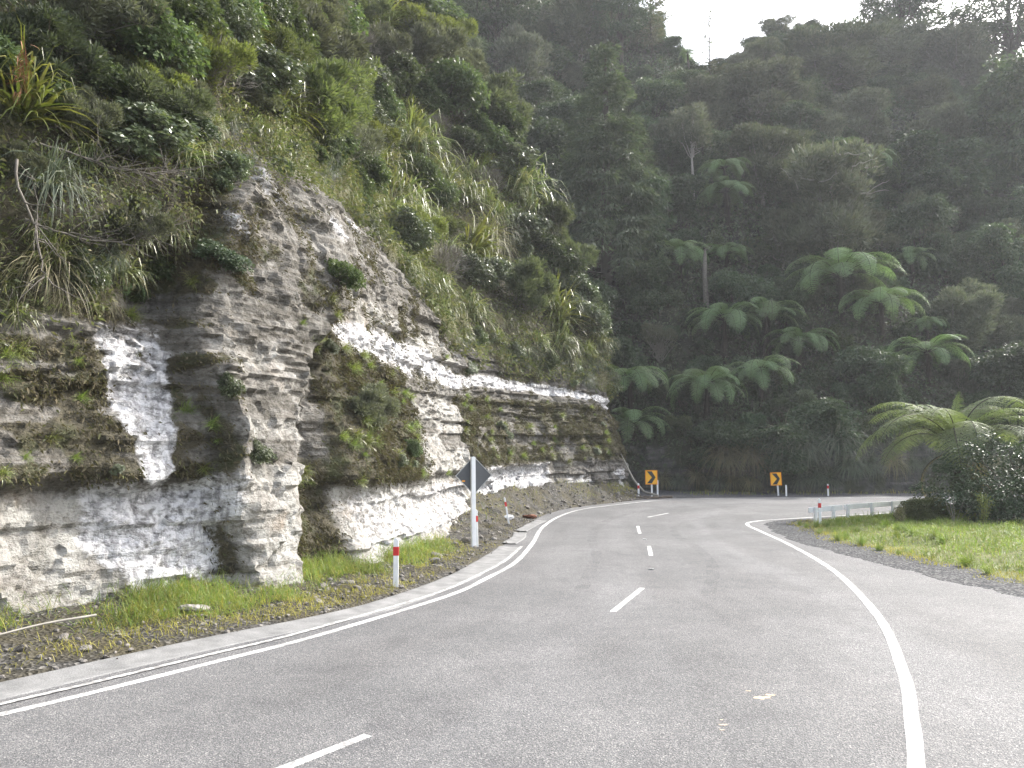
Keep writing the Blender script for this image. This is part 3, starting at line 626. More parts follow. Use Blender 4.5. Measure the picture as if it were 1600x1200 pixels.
def ellipsoid(n, rx, rz, cz, lo=.35, seed=0, top=1.):
    d = nz(rnd(n)); r = rng.uniform(lo ** 2.2, 1, n)[:, None] ** (1 / 2.2)
    lob = 1 + .28 * fbm(d[:, 0] * 2 + seed * 9, d[:, 1] * 2 + d[:, 2] * 3, 90 + seed, 2)[:, None]
    return d * r * lob * [rx, rx, rz] + [0, 0, cz]
def limbs(g, C, base, r0, nb=14, k=5, m=0, wig=.25, fork=.45):
    sel = rng.choice(len(C), min(nb, len(C)), False)
    for e in C[sel]:
        b = np.asarray(base, float); t = np.linspace(0, 1, 6)[:, None]
        midp = b + (e - b) * [fork, fork, fork + .15]
        P = (1 - t) ** 2 * b + 2 * t * (1 - t) * midp + t ** 2 * e + rnd(6) * wig * np.sin(np.pi * t)
        tube(g, P, np.linspace(r0 * .6, r0 * .12, 6), k, m, False)

def tree_kanuka(seed):
    C = np.vstack([lobed(11, 15, 2.9, 2.0, 5.9, 1.55, seed), lobed(13, 9, 3.3, 1.5, 2.5, 1.25, seed + 3)])
    g = clumps(C, rng.uniform(.5, .95, len(C)), 95, .42, .12, .55, .45, (0, 0, 3.5), 0, .0, .8, spiky=.7)
    t = Geo()
    tube(t, [(0, 0, -1.2), (.1, 0, 1), (.25, .1, 2.6)], [.26, .2, .16], 7); limbs(t, C, (.2, .1, 1.6), .16, 26)
    return t, g
def tree_broad(seed):
    C = np.vstack([lobed(10, 13, 2.7, 2.2, 5.2, 1.6, seed), lobed(11, 9, 3.1, 1.5, 2.1, 1.3, seed + 2)])
    g = clumps(C, rng.uniform(.5, 1.0, len(C)), 90, .34, .18, .0, .6, (0, 0, 3), .3, .25, .65)
    t = Geo(); tube(t, [(0, 0, -1.2), (0, .1, 1.5), (.1, .1, 3.5)], [.28, .22, .14], 7); limbs(t, C, (.05, .1, 2), .15, 18)
    return t, g
def tree_cone(seed):
    n = 330; z = 21 * (1 - rng.uniform(0, 1, n) ** .62 * .93); z = np.where(z > 20.6, 20.6, z)
    an = rng.uniform(0, 2 * np.pi, n); R = 5.6 * (1 - z / 21.6) ** .85 * (1 + .3 * fbm(an * 1.1, z * .35, 101, 2)) * rng.uniform(.45, 1.05, n) + .15
    C = np.stack([R * np.cos(an), R * np.sin(an), z - R * .12], 1)
    g = clumps(C, .45 + .75 * rng.uniform(.6, 1.2, n) * (1 - z / 26), 95, .42, .13, .05, .8, (0, 0, 12), .3, .3, .45, spiky=.2)
    t = Geo(); tube(t, [(0, 0, -1.5), (0, 0, 8), (.1, 0, 16), (.1, 0, 20.5)], [.5, .38, .2, .05], 8)
    for e in C[::5]: tube(t, [(0, 0, e[2] + .5), e * [.5, .5, 1] + [0, 0, .35], e], [.09, .06, .025], 4, 0, False)
    return t, g
def tree_tall(seed):
    M = np.vstack([ellipsoid(13, 4.2, 4.2, 8.8, .55, seed), [[0, 0, 12.2], [.5, .4, 6]]])
    C = np.concatenate([m + rnd(12) * [1.15, 1.15, .6] for m in M])
    g = clumps(C, rng.uniform(.5, .95, len(C)), 75, .36, .16, .1, .6, (0, 0, 7), .3, .2, .55)
    t = Geo(); tube(t, [(0, 0, -1.5), (.1, .1, 4), (0, .2, 8), (.1, .1, 11)], [.36, .28, .2, .1], 7); limbs(t, M, (.05, .1, 4), .2, 15, wig=.4)
    return t, g
def tree_sapling(seed):
    z = np.linspace(1.5, 8.2, 46); an = rng.uniform(0, 6.28, 46); R = (.95 * np.sin(np.clip((z - .8) / 7.6, 0, 1) * np.pi) ** .7 + .12) * rng.uniform(.3, 1, 46)
    C = np.stack([R * np.cos(an), R * np.sin(an), z], 1)
    g = clumps(C, .3, 34, .24, .12, .2, .5, (0, 0, 3), .2, .15, .8)
    t = Geo(); tube(t, [(0, 0, -1), (.05, .05, 3), (0, .1, 6), (.05, 0, 8.4)], [.1, .075, .05, .015], 6)
    for e in C[::2]: tube(t, [(0, .05, e[2] - .5), e], [.03, .012], 4, 0, False)
    return t, g
def tree_spindly(seed):
    z = np.linspace(2.5, 8.2, 26); an = rng.uniform(0, 6.28, 26); R = (.8 * (1 - z / 9.5) + .25) * rng.uniform(.3, 1, 26)
    C = np.stack([R * np.cos(an), R * np.sin(an), z], 1)
    g = clumps(C, .22, 13, .22, .10, .2, .5, (0, 0, 3), .2, .1, .8)
    t = Geo(); tube(t, [(0, 0, -1), (.05, .05, 3), (0, .1, 6), (.05, 0, 8.4)], [.085, .06, .04, .012], 6)
    for e in C: tube(t, [(0, .05, e[2] - .45), e], [.025, .01], 4, 0, False)
    return t, g
def tree_slim(seed):
    C = ellipsoid(60, 2.2, 2.0, 7.0, .3, seed)
    g = clumps(C, rng.uniform(.5, .8, 60), 80, .34, .12, .5, .45, (0, 0, 5.5), .1, .05, .7, spiky=.6)
    t = Geo(); tube(t, [(0, 0, -1), (.05, 0, 2), (-.05, .1, 4.5), (0, .05, 6.5)], [.17, .14, .11, .06], 7); limbs(t, C, (-.05, .1, 4.3), .10, 14)
    return t, g
def tree_twiggy(seed):
    C = lobed(9, 9, 1.4, .9, 2.0, .75, seed)
    g = clumps(C, rng.uniform(.2, .38, 81), 55, .17, .06, .6, .5, (0, 0, .8), .1, .0, .8, spiky=.7)
    t = Geo(); limbs(t, C, (0, 0, .1), .09, 70, 4, wig=.12)
    return t, g
TREEK = {  # kind: builder, leaf materials, trunk material, half width and height as built
    'kanuka': (tree_kanuka, [M_KANH, M_GREYH], M_TWIG, 4.6, 9.3, 3), 'broad': (tree_broad, [M_DARK, M_MIDH], M_BARK, 4.4, 8.9, 3), 'cone': (tree_cone, [M_CONE], M_BARK, 5.5, 21, 1),
    'tall': (tree_tall, [M_DARK, M_CONE], M_BARK, 5.2, 13, 2), 'sapling': (tree_sapling, [M_GREY], M_BARK, 1.2, 8.6, 1), 'spindly': (tree_spindly, [M_GREY], M_BARK, .9, 8.5, 1),
    'slim': (tree_slim, [M_GREYH], M_BARKP, 2.6, 9.2, 1), 'twiggytree': (tree_twiggy, [M_GREY], M_TWIG, 2.2, 3.6, 1)}
_tm = {}
def tree_meshes(kind, v):
    if (kind, v) not in _tm:
        b = TREEK[kind]; t, g = b[0](v)
        _tm[kind, v] = (t.mesh('trunk', b[2], True), [g.mesh('crown', mm) for mm in b[1]])
    return _tm[kind, v]
def hill_ground(x, y): return float(hill_z(x, y))
NAMES = {'kanuka': 'feathery_tree', 'broad': 'broadleaf_tree', 'cone': 'conifer_tree', 'tall': 'ridge_tree', 'sapling': 'sapling_tree', 'spindly': 'sapling_tree', 'slim': 'slender_tree', 'twiggytree': 'twiggy_shrub'}
def place_tree(kind, x, y, h, hw, label, group=None, v=None, leaf=None, cat='tree'):
    b = TREEK[kind]; v = int(rng.integers(b[5])) if v is None else v
    tm, cms = tree_meshes(kind, v); cm = cms[int(rng.integers(len(cms))) if leaf is None else leaf % len(cms)]
    e = link(NAMES[kind], None, None, (x, y, hill_ground(x, y) - .15), (0, 0, rng.uniform(0, 6.28)), (hw / b[3], hw / b[3], h / b[4]))
    tag(e, label, cat, group); e.empty_display_size = .3
    link('trunk', tm, e); link('crown', cm, e); return e

# ---- tree ferns
def frond_geo(droop=1., n=36, wid=.23, start=46, total=108, fine=8):
    """one arching frond: rachis, side ribs and their small leaflets"""
    g = Geo(); k = 26; t = np.linspace(0, 1, k); an = np.radians(start - total * droop * t ** 1.25)
    P = np.zeros((k, 3)); dx = np.cos(an) / k; dz = np.sin(an) / k
    P[:, 0] = np.cumsum(dx); P[:, 2] = np.cumsum(dz); P /= P[-1, 0]
    tube(g, P, np.linspace(.010, .002, k), 4, 1, False)
    tt = np.linspace(.15, .985, n); Q = np.stack([np.interp(tt, t, P[:, j]) for j in range(3)], 1)
    T = nz(np.stack([np.interp(tt, t, np.gradient(P[:, j])) for j in range(3)], 1)); U = np.stack([-T[:, 2], T[:, 1] * 0, T[:, 0]], 1)
    u = (tt - .15) / .84; pl = wid * np.clip(np.sin(np.pi * (.13 + .87 * u ** .8)), 0, 1) ** .6 + .010
    gap = .84 / n
    for s in (-1, 1):
        D = nz(T * .32 + np.array([[0, s * 1., 0]]) + rnd(n) * .05); pj = pl * rng.uniform(.86, 1.06, n)
        for q in range(fine):
            f = (q + .5) / fine; c = Q + D * (pj * f)[:, None] - U * (pj * .18 * f * f)[:, None] - [0, 0, 1] * (pj * .12 * f * f)[:, None]
            ll = gap * (.60 - .3 * f ** 1.5) * np.clip(pl / wid + .3, 0, 1); ww = pj / fine * 1.6
            for v in (-1, 1):
                leaves(g, c - D * (pj / fine * .4)[:, None], nz(T * v + D * .45 - U * .12 + rnd(n) * .06), ll * rng.uniform(.85, 1.15, n), ww, .1, 0, 0, U * 2)
    return g
FROND = [frond_geo(d).mesh('frond', [M_FERN, M_FERNT]) for d in (.95, 1.15, 1.35)]
FRONDS = [frond_geo(d, 40, .26, 60, 108, 12).mesh('frond', [M_FERNSUN, M_FERNT]) for d in (.95, 1.15)]
FRONDUP = frond_geo(.5, 30, .24, 40, 60).mesh('frond', [M_FERNSUN, M_FERNT])
FRONDD = frond_geo(1.35, 30, .17, fine=6).mesh('dead_frond', [M_DEADF, M_FERNT])
_tr = Geo(); _zz = np.linspace(-.4, 1, 14)
tube(_tr, np.stack([.03 * np.sin(_zz * 3), .02 * np.cos(_zz * 4), _zz], 1), .13 * (1.15 - .35 * _zz) * (1 + .12 * rng.uniform(-1, 1, 14)), 9)
_n = 420; _c = np.stack([rng.uniform(0, 6.28, _n), rng.uniform(-.2, 1, _n)], 1)
blades(_tr, np.stack([.12 * np.cos(_c[:, 0]), .12 * np.sin(_c[:, 0]), _c[:, 1]], 1), np.stack([np.cos(_c[:, 0]), np.sin(_c[:, 0]), np.full(_n, .2)], 1), .22, .02, 1.6, 2)
FTRUNK = _tr.mesh('trunk', M_FERNT)
def tree_fern(x, y, z0, h, r, label, group=None, fm=None, nf=None, dead=0, up=0):
    e = link('tree_fern', None, None, (x, y, z0), (rng.uniform(-.06, .06), rng.uniform(-.06, .06), 0)); tag(e, label, 'tree fern', group)
    k = min(1.3, max(.7, r / 2.4)); link('trunk', FTRUNK, e, None, (0, 0, rng.uniform(0, 6)), (k, k, h))
    nf = nf or int(rng.integers(17, 24)); fm = fm or FROND; a0 = rng.uniform(0, 6)
    for i in range(nf):
        an = a0 + i * 2.39996 + rng.uniform(-.15, .15); s = r * rng.uniform(.85, 1.08); tier = i / nf
        link('frond', fm[i % len(fm)], e, (0, 0, h - .02), (rng.uniform(-.12, .12), .42 - .72 * tier + rng.uniform(-.08, .08), an), (s, s, s))
    for i in range(up):
        link('frond', FRONDUP, e, (0, 0, h), (0, -1.0 + .2 * i, a0 + 1.9 + i * 2), r * .55)
    for i in range(dead):
        link('dead_frond', FRONDD, e, (0, 0, h - .12), (0, .75 + .2 * rng.random(), a0 + i * 2.1 + 3.6), r * .62)
    return e

# ---- bluff plants, built about 1 m in radius with their outer side towards +x
def p_flax(seed, n=130, L=1.7, Wd=.05, bend=1.25, up=1.0):
    g = Geo(); an = rng.normal(0, 1.25, n); el = rng.uniform(.35, 1.5, n)
    D = np.stack([np.cos(an) * np.cos(el), np.sin(an) * np.cos(el), np.sin(el) * up], 1)
    return blades(g, rnd(n) * [.14, .14, .05], D, L * rng.uniform(.55, 1.15, n), Wd * rng.uniform(.7, 1.25, n), bend * rng.uniform(.6, 1.5, n), 6)
def p_toetoe(seed): return p_flax(seed, 260, 1.8, .022, 1.7, .8)
def p_manuka(seed):
    C = lobed(9, 14, .68, .52, .82, .40, seed)
    g = clumps(C, rng.uniform(.11, .21, 126), 95, .115, .03, .55, .5, (0, 0, .2), 0, 0, .9, spiky=.75)
    t = Geo(); limbs(t, C, (-.15, 0, -.25), .035, 60, 4, wig=.06)
    return g, t
def p_leafy(seed):
    C = lobed(8, 12, .66, .5, .7, .40, seed)
    g = clumps(C, rng.uniform(.12, .22, 96), 52, .12, .06, .1, .6, (0, 0, .1), .3, .2, .75)
    t = Geo(); limbs(t, C, (-.1, 0, -.3), .03, 34, 4, wig=.06)
    return g, t
def p_twiggy(seed):
    C = ellipsoid(40, .8, .62, .75, .3, seed); g = Geo()
    B = np.repeat(C, 34, 0) + rnd(40 * 34) * .12
    blades(g, B, nz(B - [0, 0, -.2]) + rnd(len(B)) * .35, rng.uniform(.18, .4, len(B)), .012, .05, 2)
    t = Geo(); limbs(t, C, (0, 0, -.3), .03, 40, 4, wig=.06)
    return g, t
def p_fernlet(seed):
    g = Geo()
    for i in range(9):
        f = frond_geo(1.25, 16, .2, fine=5); V = np.concatenate(f.V); F = f.F; an = rng.normal(0, 1.0); s = rng.uniform(.8, 1.1)
        R = np.array(Euler((0, .35, an)).to_matrix()); off = 0
        for VV, FF, m in zip(f.V, f.F, f.M): g.add(VV @ R.T * s, FF - FF.min(), 0)
    return g
PL = {}
for k, fn, n in (('flax', p_flax, 4), ('toetoe', p_toetoe, 3)):
    PL[k] = [fn(i) for i in range(n)]
PLM = {'flax': [g.mesh('blades', M_FLAX) for g in PL['flax']], 'goldflax': [p_flax(9, 130, 1.7, .06, .9).mesh('blades', M_GOLD)],
       'toetoe': [g.mesh('blades', m) for g, m in zip(PL['toetoe'], (M_STRAW, M_STRAW, M_STRAW))], 'bluetoetoe': [p_toetoe(7).mesh('blades', M_BLUE)], 'goldtuft': [p_flax(15, 110, 1.2, .035, .9).mesh('blades', M_GOLD)], 'tuft': [p_flax(5, 130, 1.1, .022, .7, 1.4).mesh('blades', M_GRASS)],
       'fernlet': [p_fernlet(0).mesh('fronds', M_FERN)]}
_pm = [(p_manuka(i)) for i in range(3)]; _pl = [p_leafy(i) for i in range(3)]; _pt = p_twiggy(1)
def shr(pairs, mats, tm): return [(g.mesh('foliage', m), t.mesh('stems', tm, True)) for g, t in pairs for m in mats]
PLM['manuka'] = shr(_pm, [M_OLIVE, M_KAN], M_TWIG); PLM['greymanuka'] = shr(_pm[:2], [M_GREY], M_TWIG); PLM['yelmanuka'] = shr(_pm[1:2], [M_YEL], M_TWIG)
PLM['darkmanuka'] = shr(_pm[:2], [M_CONE, M_KAN], M_TWIGB); PLM['leafy'] = shr(_pl, [M_GLOSS, M_MID], M_TWIGB); PLM['fresh'] = shr(_pl[:2], [M_FRESH], M_TWIGB)
PLM['darkleafy'] = shr(_pl[1:2], [M_DARK], M_TWIGB)
PLM['twiggy'] = [(_pt[0].mesh('twigs', M_TWIG), _pt[1].mesh('stems', M_TWIG, True))]
PNAME = {'flax': 'flax_clump', 'goldflax': 'flax_clump', 'toetoe': 'grass_tussock', 'bluetoetoe': 'grass_tussock', 'tuft': 'grass_tuft', 'goldtuft': 'grass_tuft', 'fernlet': 'hanging_fern', 'twiggy': 'twiggy_bush', 'leafy': 'leafy_shrub', 'fresh': 'leafy_shrub', 'darkleafy': 'leafy_shrub'}
def plant(kind, s, z, r, label, cat, group=None, v=None, tilt=None, sink=.0):
    p = cliff_surf(s, z); nx, ny = base_nrm(s); yaw = math.atan2(float(ny), float(nx)) + rng.uniform(-.3, .3)
    ti = (.35 if kind in ('flax', 'goldflax', 'toetoe', 'bluetoetoe', 'tuft', 'goldtuft', 'fernlet') else .5) if tilt is None else tilt
    M = PLM[kind]; me = M[int(rng.integers(len(M))) if v is None else v % len(M)]
    loc = (p[0] - nx * sink, p[1] - ny * sink, p[2])
    rot = Euler((0, ti + rng.uniform(-.1, .1), yaw)); nm = PNAME.get(kind, 'bush')
    if isinstance(me, tuple):
        e = link(nm, None, None, loc, rot, (r * rng.uniform(.8, 1.3), r * rng.uniform(.8, 1.35), r * rng.uniform(.75, 1.25))); tag(e, label, cat, group); link(me[0].name.split('.')[0], me[0], e); link('stems', me[1], e)
    else: e = tag(link(nm, me, None, loc, rot, r), label, cat, group)
    return e
# ---------------------------------------------------------------- what grows where
# on the bluff: kind, metres along the cliff, height, radius, label, category
BLUFF = [
    ('goldflax', 46.6, 12.0, 0.94, 'big golden green flax clump arching out of the bluff above the bare grey rock', 'flax'),
    ('yelmanuka', 44.3, 12.0, 0.55, 'yellow flowering rounded bush above the golden flax clump', 'bush'),
    ('twiggy', 52.6, 13.8, 1.14, 'grey leafless twiggy bush just right of the golden flax clump', 'bush'),
    ('manuka', 39.4, 9.1, 0.92, 'large olive feathery bush with grey twigs leaning out at the upper left of the bluff', 'bush'),
    ('greymanuka', 37.7, 8.3, 0.62, 'greyish fine leaved bush with bare stems left of the large feathery bush', 'bush'),
    ('greymanuka', 38.5, 6.4, 0.8, 'brownish fine leaved bush hanging over the dark hollow above the white wet rock', 'bush'),
    ('bluetoetoe', 37.1, 7.1, 0.8, 'blue grey tussock of long drooping blades at the left edge of the photo', 'tussock'),
    ('flax', 40.1, 8.4, 0.69, 'dark flax with long separate blades above the shaded hollow', 'flax'),
    ('flax', 37.9, 7.8, 0.51, 'broad green flax blades under the large feathery bush', 'flax'),
    ('toetoe', 37.1, 5.6, 0.79, 'straw coloured hanging tussock at the left end of the rock face', 'tussock'),
    ('goldflax', 37.2, 5.8, 0.48, 'yellow green flax fan in front of the straw coloured tussock', 'flax'),
    ('darkleafy', 40.2, 6.2, 0.5, 'dark glossy leaved shrub growing on the left edge of the grey buttress', 'shrub'),
    ('fresh', 44.2, 6.5, 0.57, 'small bright shrub growing from a ledge on the grey buttress', 'shrub'),
    ('fernlet', 38.9, 5.8, 0.41, 'dark fern hanging in the hollow left of the buttress', 'fern'),
    ('tuft', 43.1, 5.1, 0.32, 'lone green grass tuft on the face of the buttress', 'tussock'),
    ('yelmanuka', 59.0, 16.1, 1.03, 'bright yellow green bush high on the sunlit slope', 'bush'),
    ('fresh', 59.1, 21.3, 1.54, 'fresh green leafy bush near the top edge of the photo', 'bush'),
    ('yelmanuka', 69.1, 26.9, 1.52, 'yellow green feathery bush on the skyline edge of the bluff', 'bush'),
    ('yelmanuka', 66.6, 25.8, 1.96, 'grey brown feathery bush beside the yellow green skyline bush', 'bush'),
    ('greymanuka', 51.2, 15.3, 1.55, 'long sloping grey green bush behind the grey twiggy bush', 'bush'),
    ('leafy', 66.7, 20.9, 2.26, 'pale glossy leaved shrub on the skyline edge half way up the bluff', 'shrub'),
    ('leafy', 68.5, 19.4, 1.61, 'silvery small leaved shrub bulging from the skyline edge of the bluff', 'shrub'),
    ('manuka', 69.8, 22.9, 1.31, 'rounded olive bush just above the silvery shrub', 'bush'),
    ('twiggy', 67.7, 16.7, 1.04, 'small grey twiggy bush low on the skyline edge of the bluff', 'bush'),
    ('flax', 64.6, 15.8, 1.45, 'glossy flax clump with drooping blades in the middle of the sunlit slope', 'flax'),
    ('goldflax', 64.6, 12.4, 1.73, 'lower bright flax clump hanging over the banded rock', 'flax'),
    ('flax', 70.9, 15.6, 1.63, 'flax clump hanging at the right hand edge of the bluff', 'flax'),
    ('darkmanuka', 75.0, 14.9, 1.45, 'dark brown green bush on the right hand edge of the bluff', 'bush'),
    ('darkmanuka', 75.0, 10.9, 1.28, 'dark bush bulging over the right end of the banded rock', 'bush'),
    ('flax', 73.9, 8.5, 1.0, 'small hanging flax at the right end of the banded rock', 'flax'),
    ('greymanuka', 45.3, 3.3, 0.79, 'mossy brown bush clinging in the recess right of the buttress', 'bush'),
    ('leafy', 40.5, 2.5, 0.37, 'glossy green shrub in the cleft left of the buttress', 'shrub'),
    ('leafy', 40.0, 3.6, 0.27, 'small leafy sprig above the cleft shrub beside the buttress', 'shrub'),
    ('tuft', 39.5, 3.3, 0.35, 'yellowing grass tuft beside the white wet streak', 'tussock'),
    ('tuft', 37.4, 4.3, 0.29, 'yellow green grass tuft left of the top of the white streak', 'tussock'),
    ('fresh', 46.1, 3.9, 0.33, 'pale green sprig in the mossy recess right of the buttress', 'shrub'),
    ('darkmanuka', 37.3, 9.2, 1.06, 'dark dense bush filling the top left corner of the photo', 'bush'),
    ('yelmanuka', 41.7, 11.0, 0.84, 'grey green bush between the dark corner bush and the yellow bush', 'bush'),
    ('darkleafy', 40.2, 9.0, 0.57, 'dark glossy shrub behind the large feathery bush', 'shrub'),
    ('leafy', 37.3, 8.7, 0.44, 'glossy leaved shrub behind the greyish fine leaved bush', 'shrub'),
    ('leafy', 41.0, 8.2, 0.59, 'small leaved sunlit shrub left of the golden flax clump', 'shrub'),
    ('greymanuka', 63.1, 22.5, 1.44, 'brownish feathery bush left of the grey brown one near the top edge', 'bush'),
    ('goldflax', 63.4, 18.8, 1.11, 'flax with bright hanging blades below the grey brown bushes', 'flax'),
    ('yelmanuka', 57.9, 10.7, 1.16, 'yellow green scrubby bush at the left border of the flax slope', 'bush'),
]
# on the hillside: kind, x, y, height, half width, label
TREES = [
    ('cone', 7.6, 65.4, 21.0, 5.43, 'tall dense cone shaped dark conifer in the middle of the shaded hillside'),
    ('broad', 2.5, 70.3, 9.0, 4.07, 'dark broad tree in the gully left of the cone shaped conifer'),
    ('kanuka', 1.4, 85.4, 10.0, 3.96, 'grey green tree in the gully above the dark broad tree'),
    ('tall', -1.8, 88.8, 13.0, 5.14, 'dark tree rising behind the skyline edge of the sunlit bluff'),
    ('kanuka', 8.4, 98.2, 11.0, 5.69, 'brownish green tree behind the tip of the cone shaped conifer'),
    ('sapling', 17.1, 97.0, 9.0, 2.25, 'slim dark tree against the sky at the left side of the sky gap'),
    ('tall', 13.1, 95.3, 11.0, 3.31, 'dark ridge tree left of the slim tree at the sky gap'),
    ('spindly', 22.0, 88.5, 11.0, 1.16, 'spindly almost bare sapling standing alone against the white sky'),
    ('broad', 18.3, 87.5, 5.0, 3.04, 'rounded dark tree on the dip of the ridge below the sky gap'),
    ('spindly', 22.2, 89.0, 4.5, 2.41, 'small round dark tree at the foot of the spindly sapling'),
    ('kanuka', 25.7, 83.0, 8.0, 4.81, 'grey green tree on the ridge right of the dip'),
    ('kanuka', 38.6, 97.5, 9.0, 6.96, 'wide feathery tree on the right shoulder of the ridge'),
    ('tall', 51.7, 105.9, 15.0, 6.95, 'tall dark tree standing out above the right shoulder of the ridge'),
    ('kanuka', 49.6, 103.1, 8.0, 5.17, 'olive tipped tree in front of the tall dark ridge tree'),
    ('kanuka', 58.0, 102.6, 9.0, 5.94, 'hazy grey green tree on the ridge right of the tall dark one'),
    ('tall', 68.4, 108.5, 14.5, 9.5, 'hazy dark tree on the ridge at the top right corner'),
    ('broad', 51.7, 81.3, 14.0, 5.96, 'large pale green leafy tree at the right edge of the photo'),
    ('kanuka', 25.0, 63.9, 10.0, 4.69, 'big grey rounded tree with pale dead branches in the middle right of the hillside'),
    ('kanuka', 22.4, 72.0, 8.0, 3.89, 'brownish rounded tree left of the big grey tree'),
    ('broad', 40.4, 77.8, 9.0, 5.41, 'dark layered tree below the ridge on the right'),
    ('slim', 16.3, 72.6, 9.0, 2.24, 'slender tree with a long pale bare trunk right of the conifer'),
    ('kanuka', 37.8, 85.7, 7.0, 3.97, 'grey streaked tree hanging with dead twigs below the ridge'),
    ('broad', 28.8, 79.8, 6.0, 2.77, 'dark green round tree between the grey ridge trees'),
    ('broad', 10.3, 62.2, 5.0, 2.4, 'rounded grey green shrub tree below the conifer'),
    ('twiggytree', 10.5, 58.5, 3.5, 1.81, 'small greyish brown rounded shrub above the lower tree ferns'),
    ('sapling', 8.4, 68.2, 6.0, 1.0, 'thin leafy sapling with pale leaves in front of the conifer foot'),
    ('kanuka', 33.1, 60.3, 6.0, 3.26, 'grey brown rounded tree low at the right of the hillside'),
    ('broad', 40.3, 67.1, 8.0, 3.37, 'leafy grey green tree at the right edge below the large pale one'),
    ('broad', 34.0, 68.1, 8.0, 2.89, 'dark tree right of the big grey tree'),
    ('kanuka', 19.8, 82.4, 6.0, 3.18, 'grey tree just under the dip in the ridge'),
    ('broad', 11.0, 66.1, 9.0, 3.06, 'dark broad tree against the right flank of the conifer'),
    ('broad', 16.5, 60.0, 6.0, 2.55, 'dark bushy tree behind the pair of tree ferns'),
    ('broad', 33.1, 55.8, 6.0, 3.02, 'dark tree behind the sunlit tree fern at the right edge'),
    ('broad', 23.2, 53.1, 5.0, 2.46, 'dark bushy tree below the wide tree fern crowns'),
    ('broad', 5.6, 59.3, 6.0, 2.52, 'dark green tree at the foot of the gully beside the bluff'),
    ('broad', 12.6, 50.9, 3.5, 2.16, 'dark leafy shrub under the middle tree fern'),
    ('broad', 15.9, 50.2, 3.5, 2.52, 'dark leafy shrub on the bank above the right chevron sign'),
    ('broad', 19.1, 50.2, 4.0, 2.33, 'brownish dark shrub on the bank left of the sunlit tree fern'),
]
# tree ferns: x, y, trunk height, frond reach, label
FERNS = [
    (15.0, 58.2, 3.2, 2.79, 'left one of the close pair of big green tree ferns mid hillside'),
    (17.9, 58.0, 3.4, 2.78, 'right one of the close pair of big green tree ferns mid hillside'),
    (12.3, 52.7, 2.6, 2.6, 'wide green tree fern low above the bank left of the right chevron sign'),
    (7.7, 53.6, 2.8, 2.57, 'tree fern with drooping fronds beside the right end of the banded cliff'),
    (7.7, 52.5, 1.0, 2.43, 'low dark tree fern behind the left chevron sign'),
    (16.1, 53.1, 2.4, 2.38, 'tree fern right behind the wide low one'),
    (23.8, 58.9, 3.4, 4.09, 'widest tree fern crown high on the right of the hillside'),
    (26.0, 57.7, 3.0, 2.94, 'tree fern overlapping the right side of the widest crown'),
    (28.2, 55.7, 2.8, 2.67, 'lone tree fern above the sunlit one at the right'),
    (18.4, 68.6, 3.8, 2.54, 'tall tree fern on a dark trunk right of the pale bare trunk'),
    (8.3, 67.5, 3.0, 3.02, 'dim tree fern at the foot of the conifer'),
    (19.7, 56.4, 2.4, 2.26, 'small tree fern at the right of the close pair'),
    (13.1, 63.7, 2.6, 2.36, 'shaded tree fern left of the broken pale trunk'),
    (32.9, 66.9, 2.4, 2.17, 'small bright tree fern above and right of the widest crown'),
    (21.6, 96.5, 4.5, 1.19, 'tiny tree fern silhouetted on the skyline in the dip of the ridge'),
    (2.0, 71.6, 2.6, 3.43, 'dim blue green tree fern deep in the shaded gully beside the bluff'),
    (2.5, 70.9, 2.2, 2.74, 'lower dim tree fern in the shaded gully'),
    (18.4, 69.3, 5.4, 2.14, 'higher small tree fern just above the tall one on a dark trunk'),
    (33.4, 77.2, 3.0, 3.58, 'greyish tree fern on top of the big grey tree'),
    (17.0, 64.5, 2.0, 1.99, 'shaded small tree fern right of the broken pale trunk'),
]
# ---------------------------------------------------------------- planting
for k, x, y, h, hw, l in TREES:
    leaf = 1 if l.split()[0] in ('grey', 'big', 'hazy', 'rounded', 'large', 'leafy') else 0
    e = place_tree(k, x, y, h, hw, l, leaf=leaf)
    if 'dead branches' in l:
        for i in range(11):
            tb_ = Geo(); an = rng.uniform(3.4, 6.0); P0 = np.array([2.6 * math.cos(an), 2.6 * math.sin(an), rng.uniform(3, 8)]); dd = nz(np.array([math.cos(an + rng.normal() * .8), math.sin(an + rng.normal() * .8), rng.uniform(-.3, .5)]))
            tube(tb_, P0 + dd * np.linspace(0, rng.uniform(1.2, 2.4), 6)[:, None] + np.cumsum(rnd(6) * .12, 0), np.linspace(.05, .015, 6), 4)
            db = tb_.obj('dead_branch', M_BARKP, e); db.rotation_euler = (0, 0, -e.rotation_euler[2]); db['label'] = 'pale bare dead branch'
for x, y, h, r, l in FERNS:
    tree_fern(x, y, hill_ground(x, y) - .1, h, r * 1.05, l)
# sunlit tree fern beyond the rail
tree_fern(17.75, 33.0, .25, 2.7, 3.7, 'large sunlit tree fern rising out of the dark bush beside the white rail', fm=FRONDS, nf=19, dead=4, up=1)
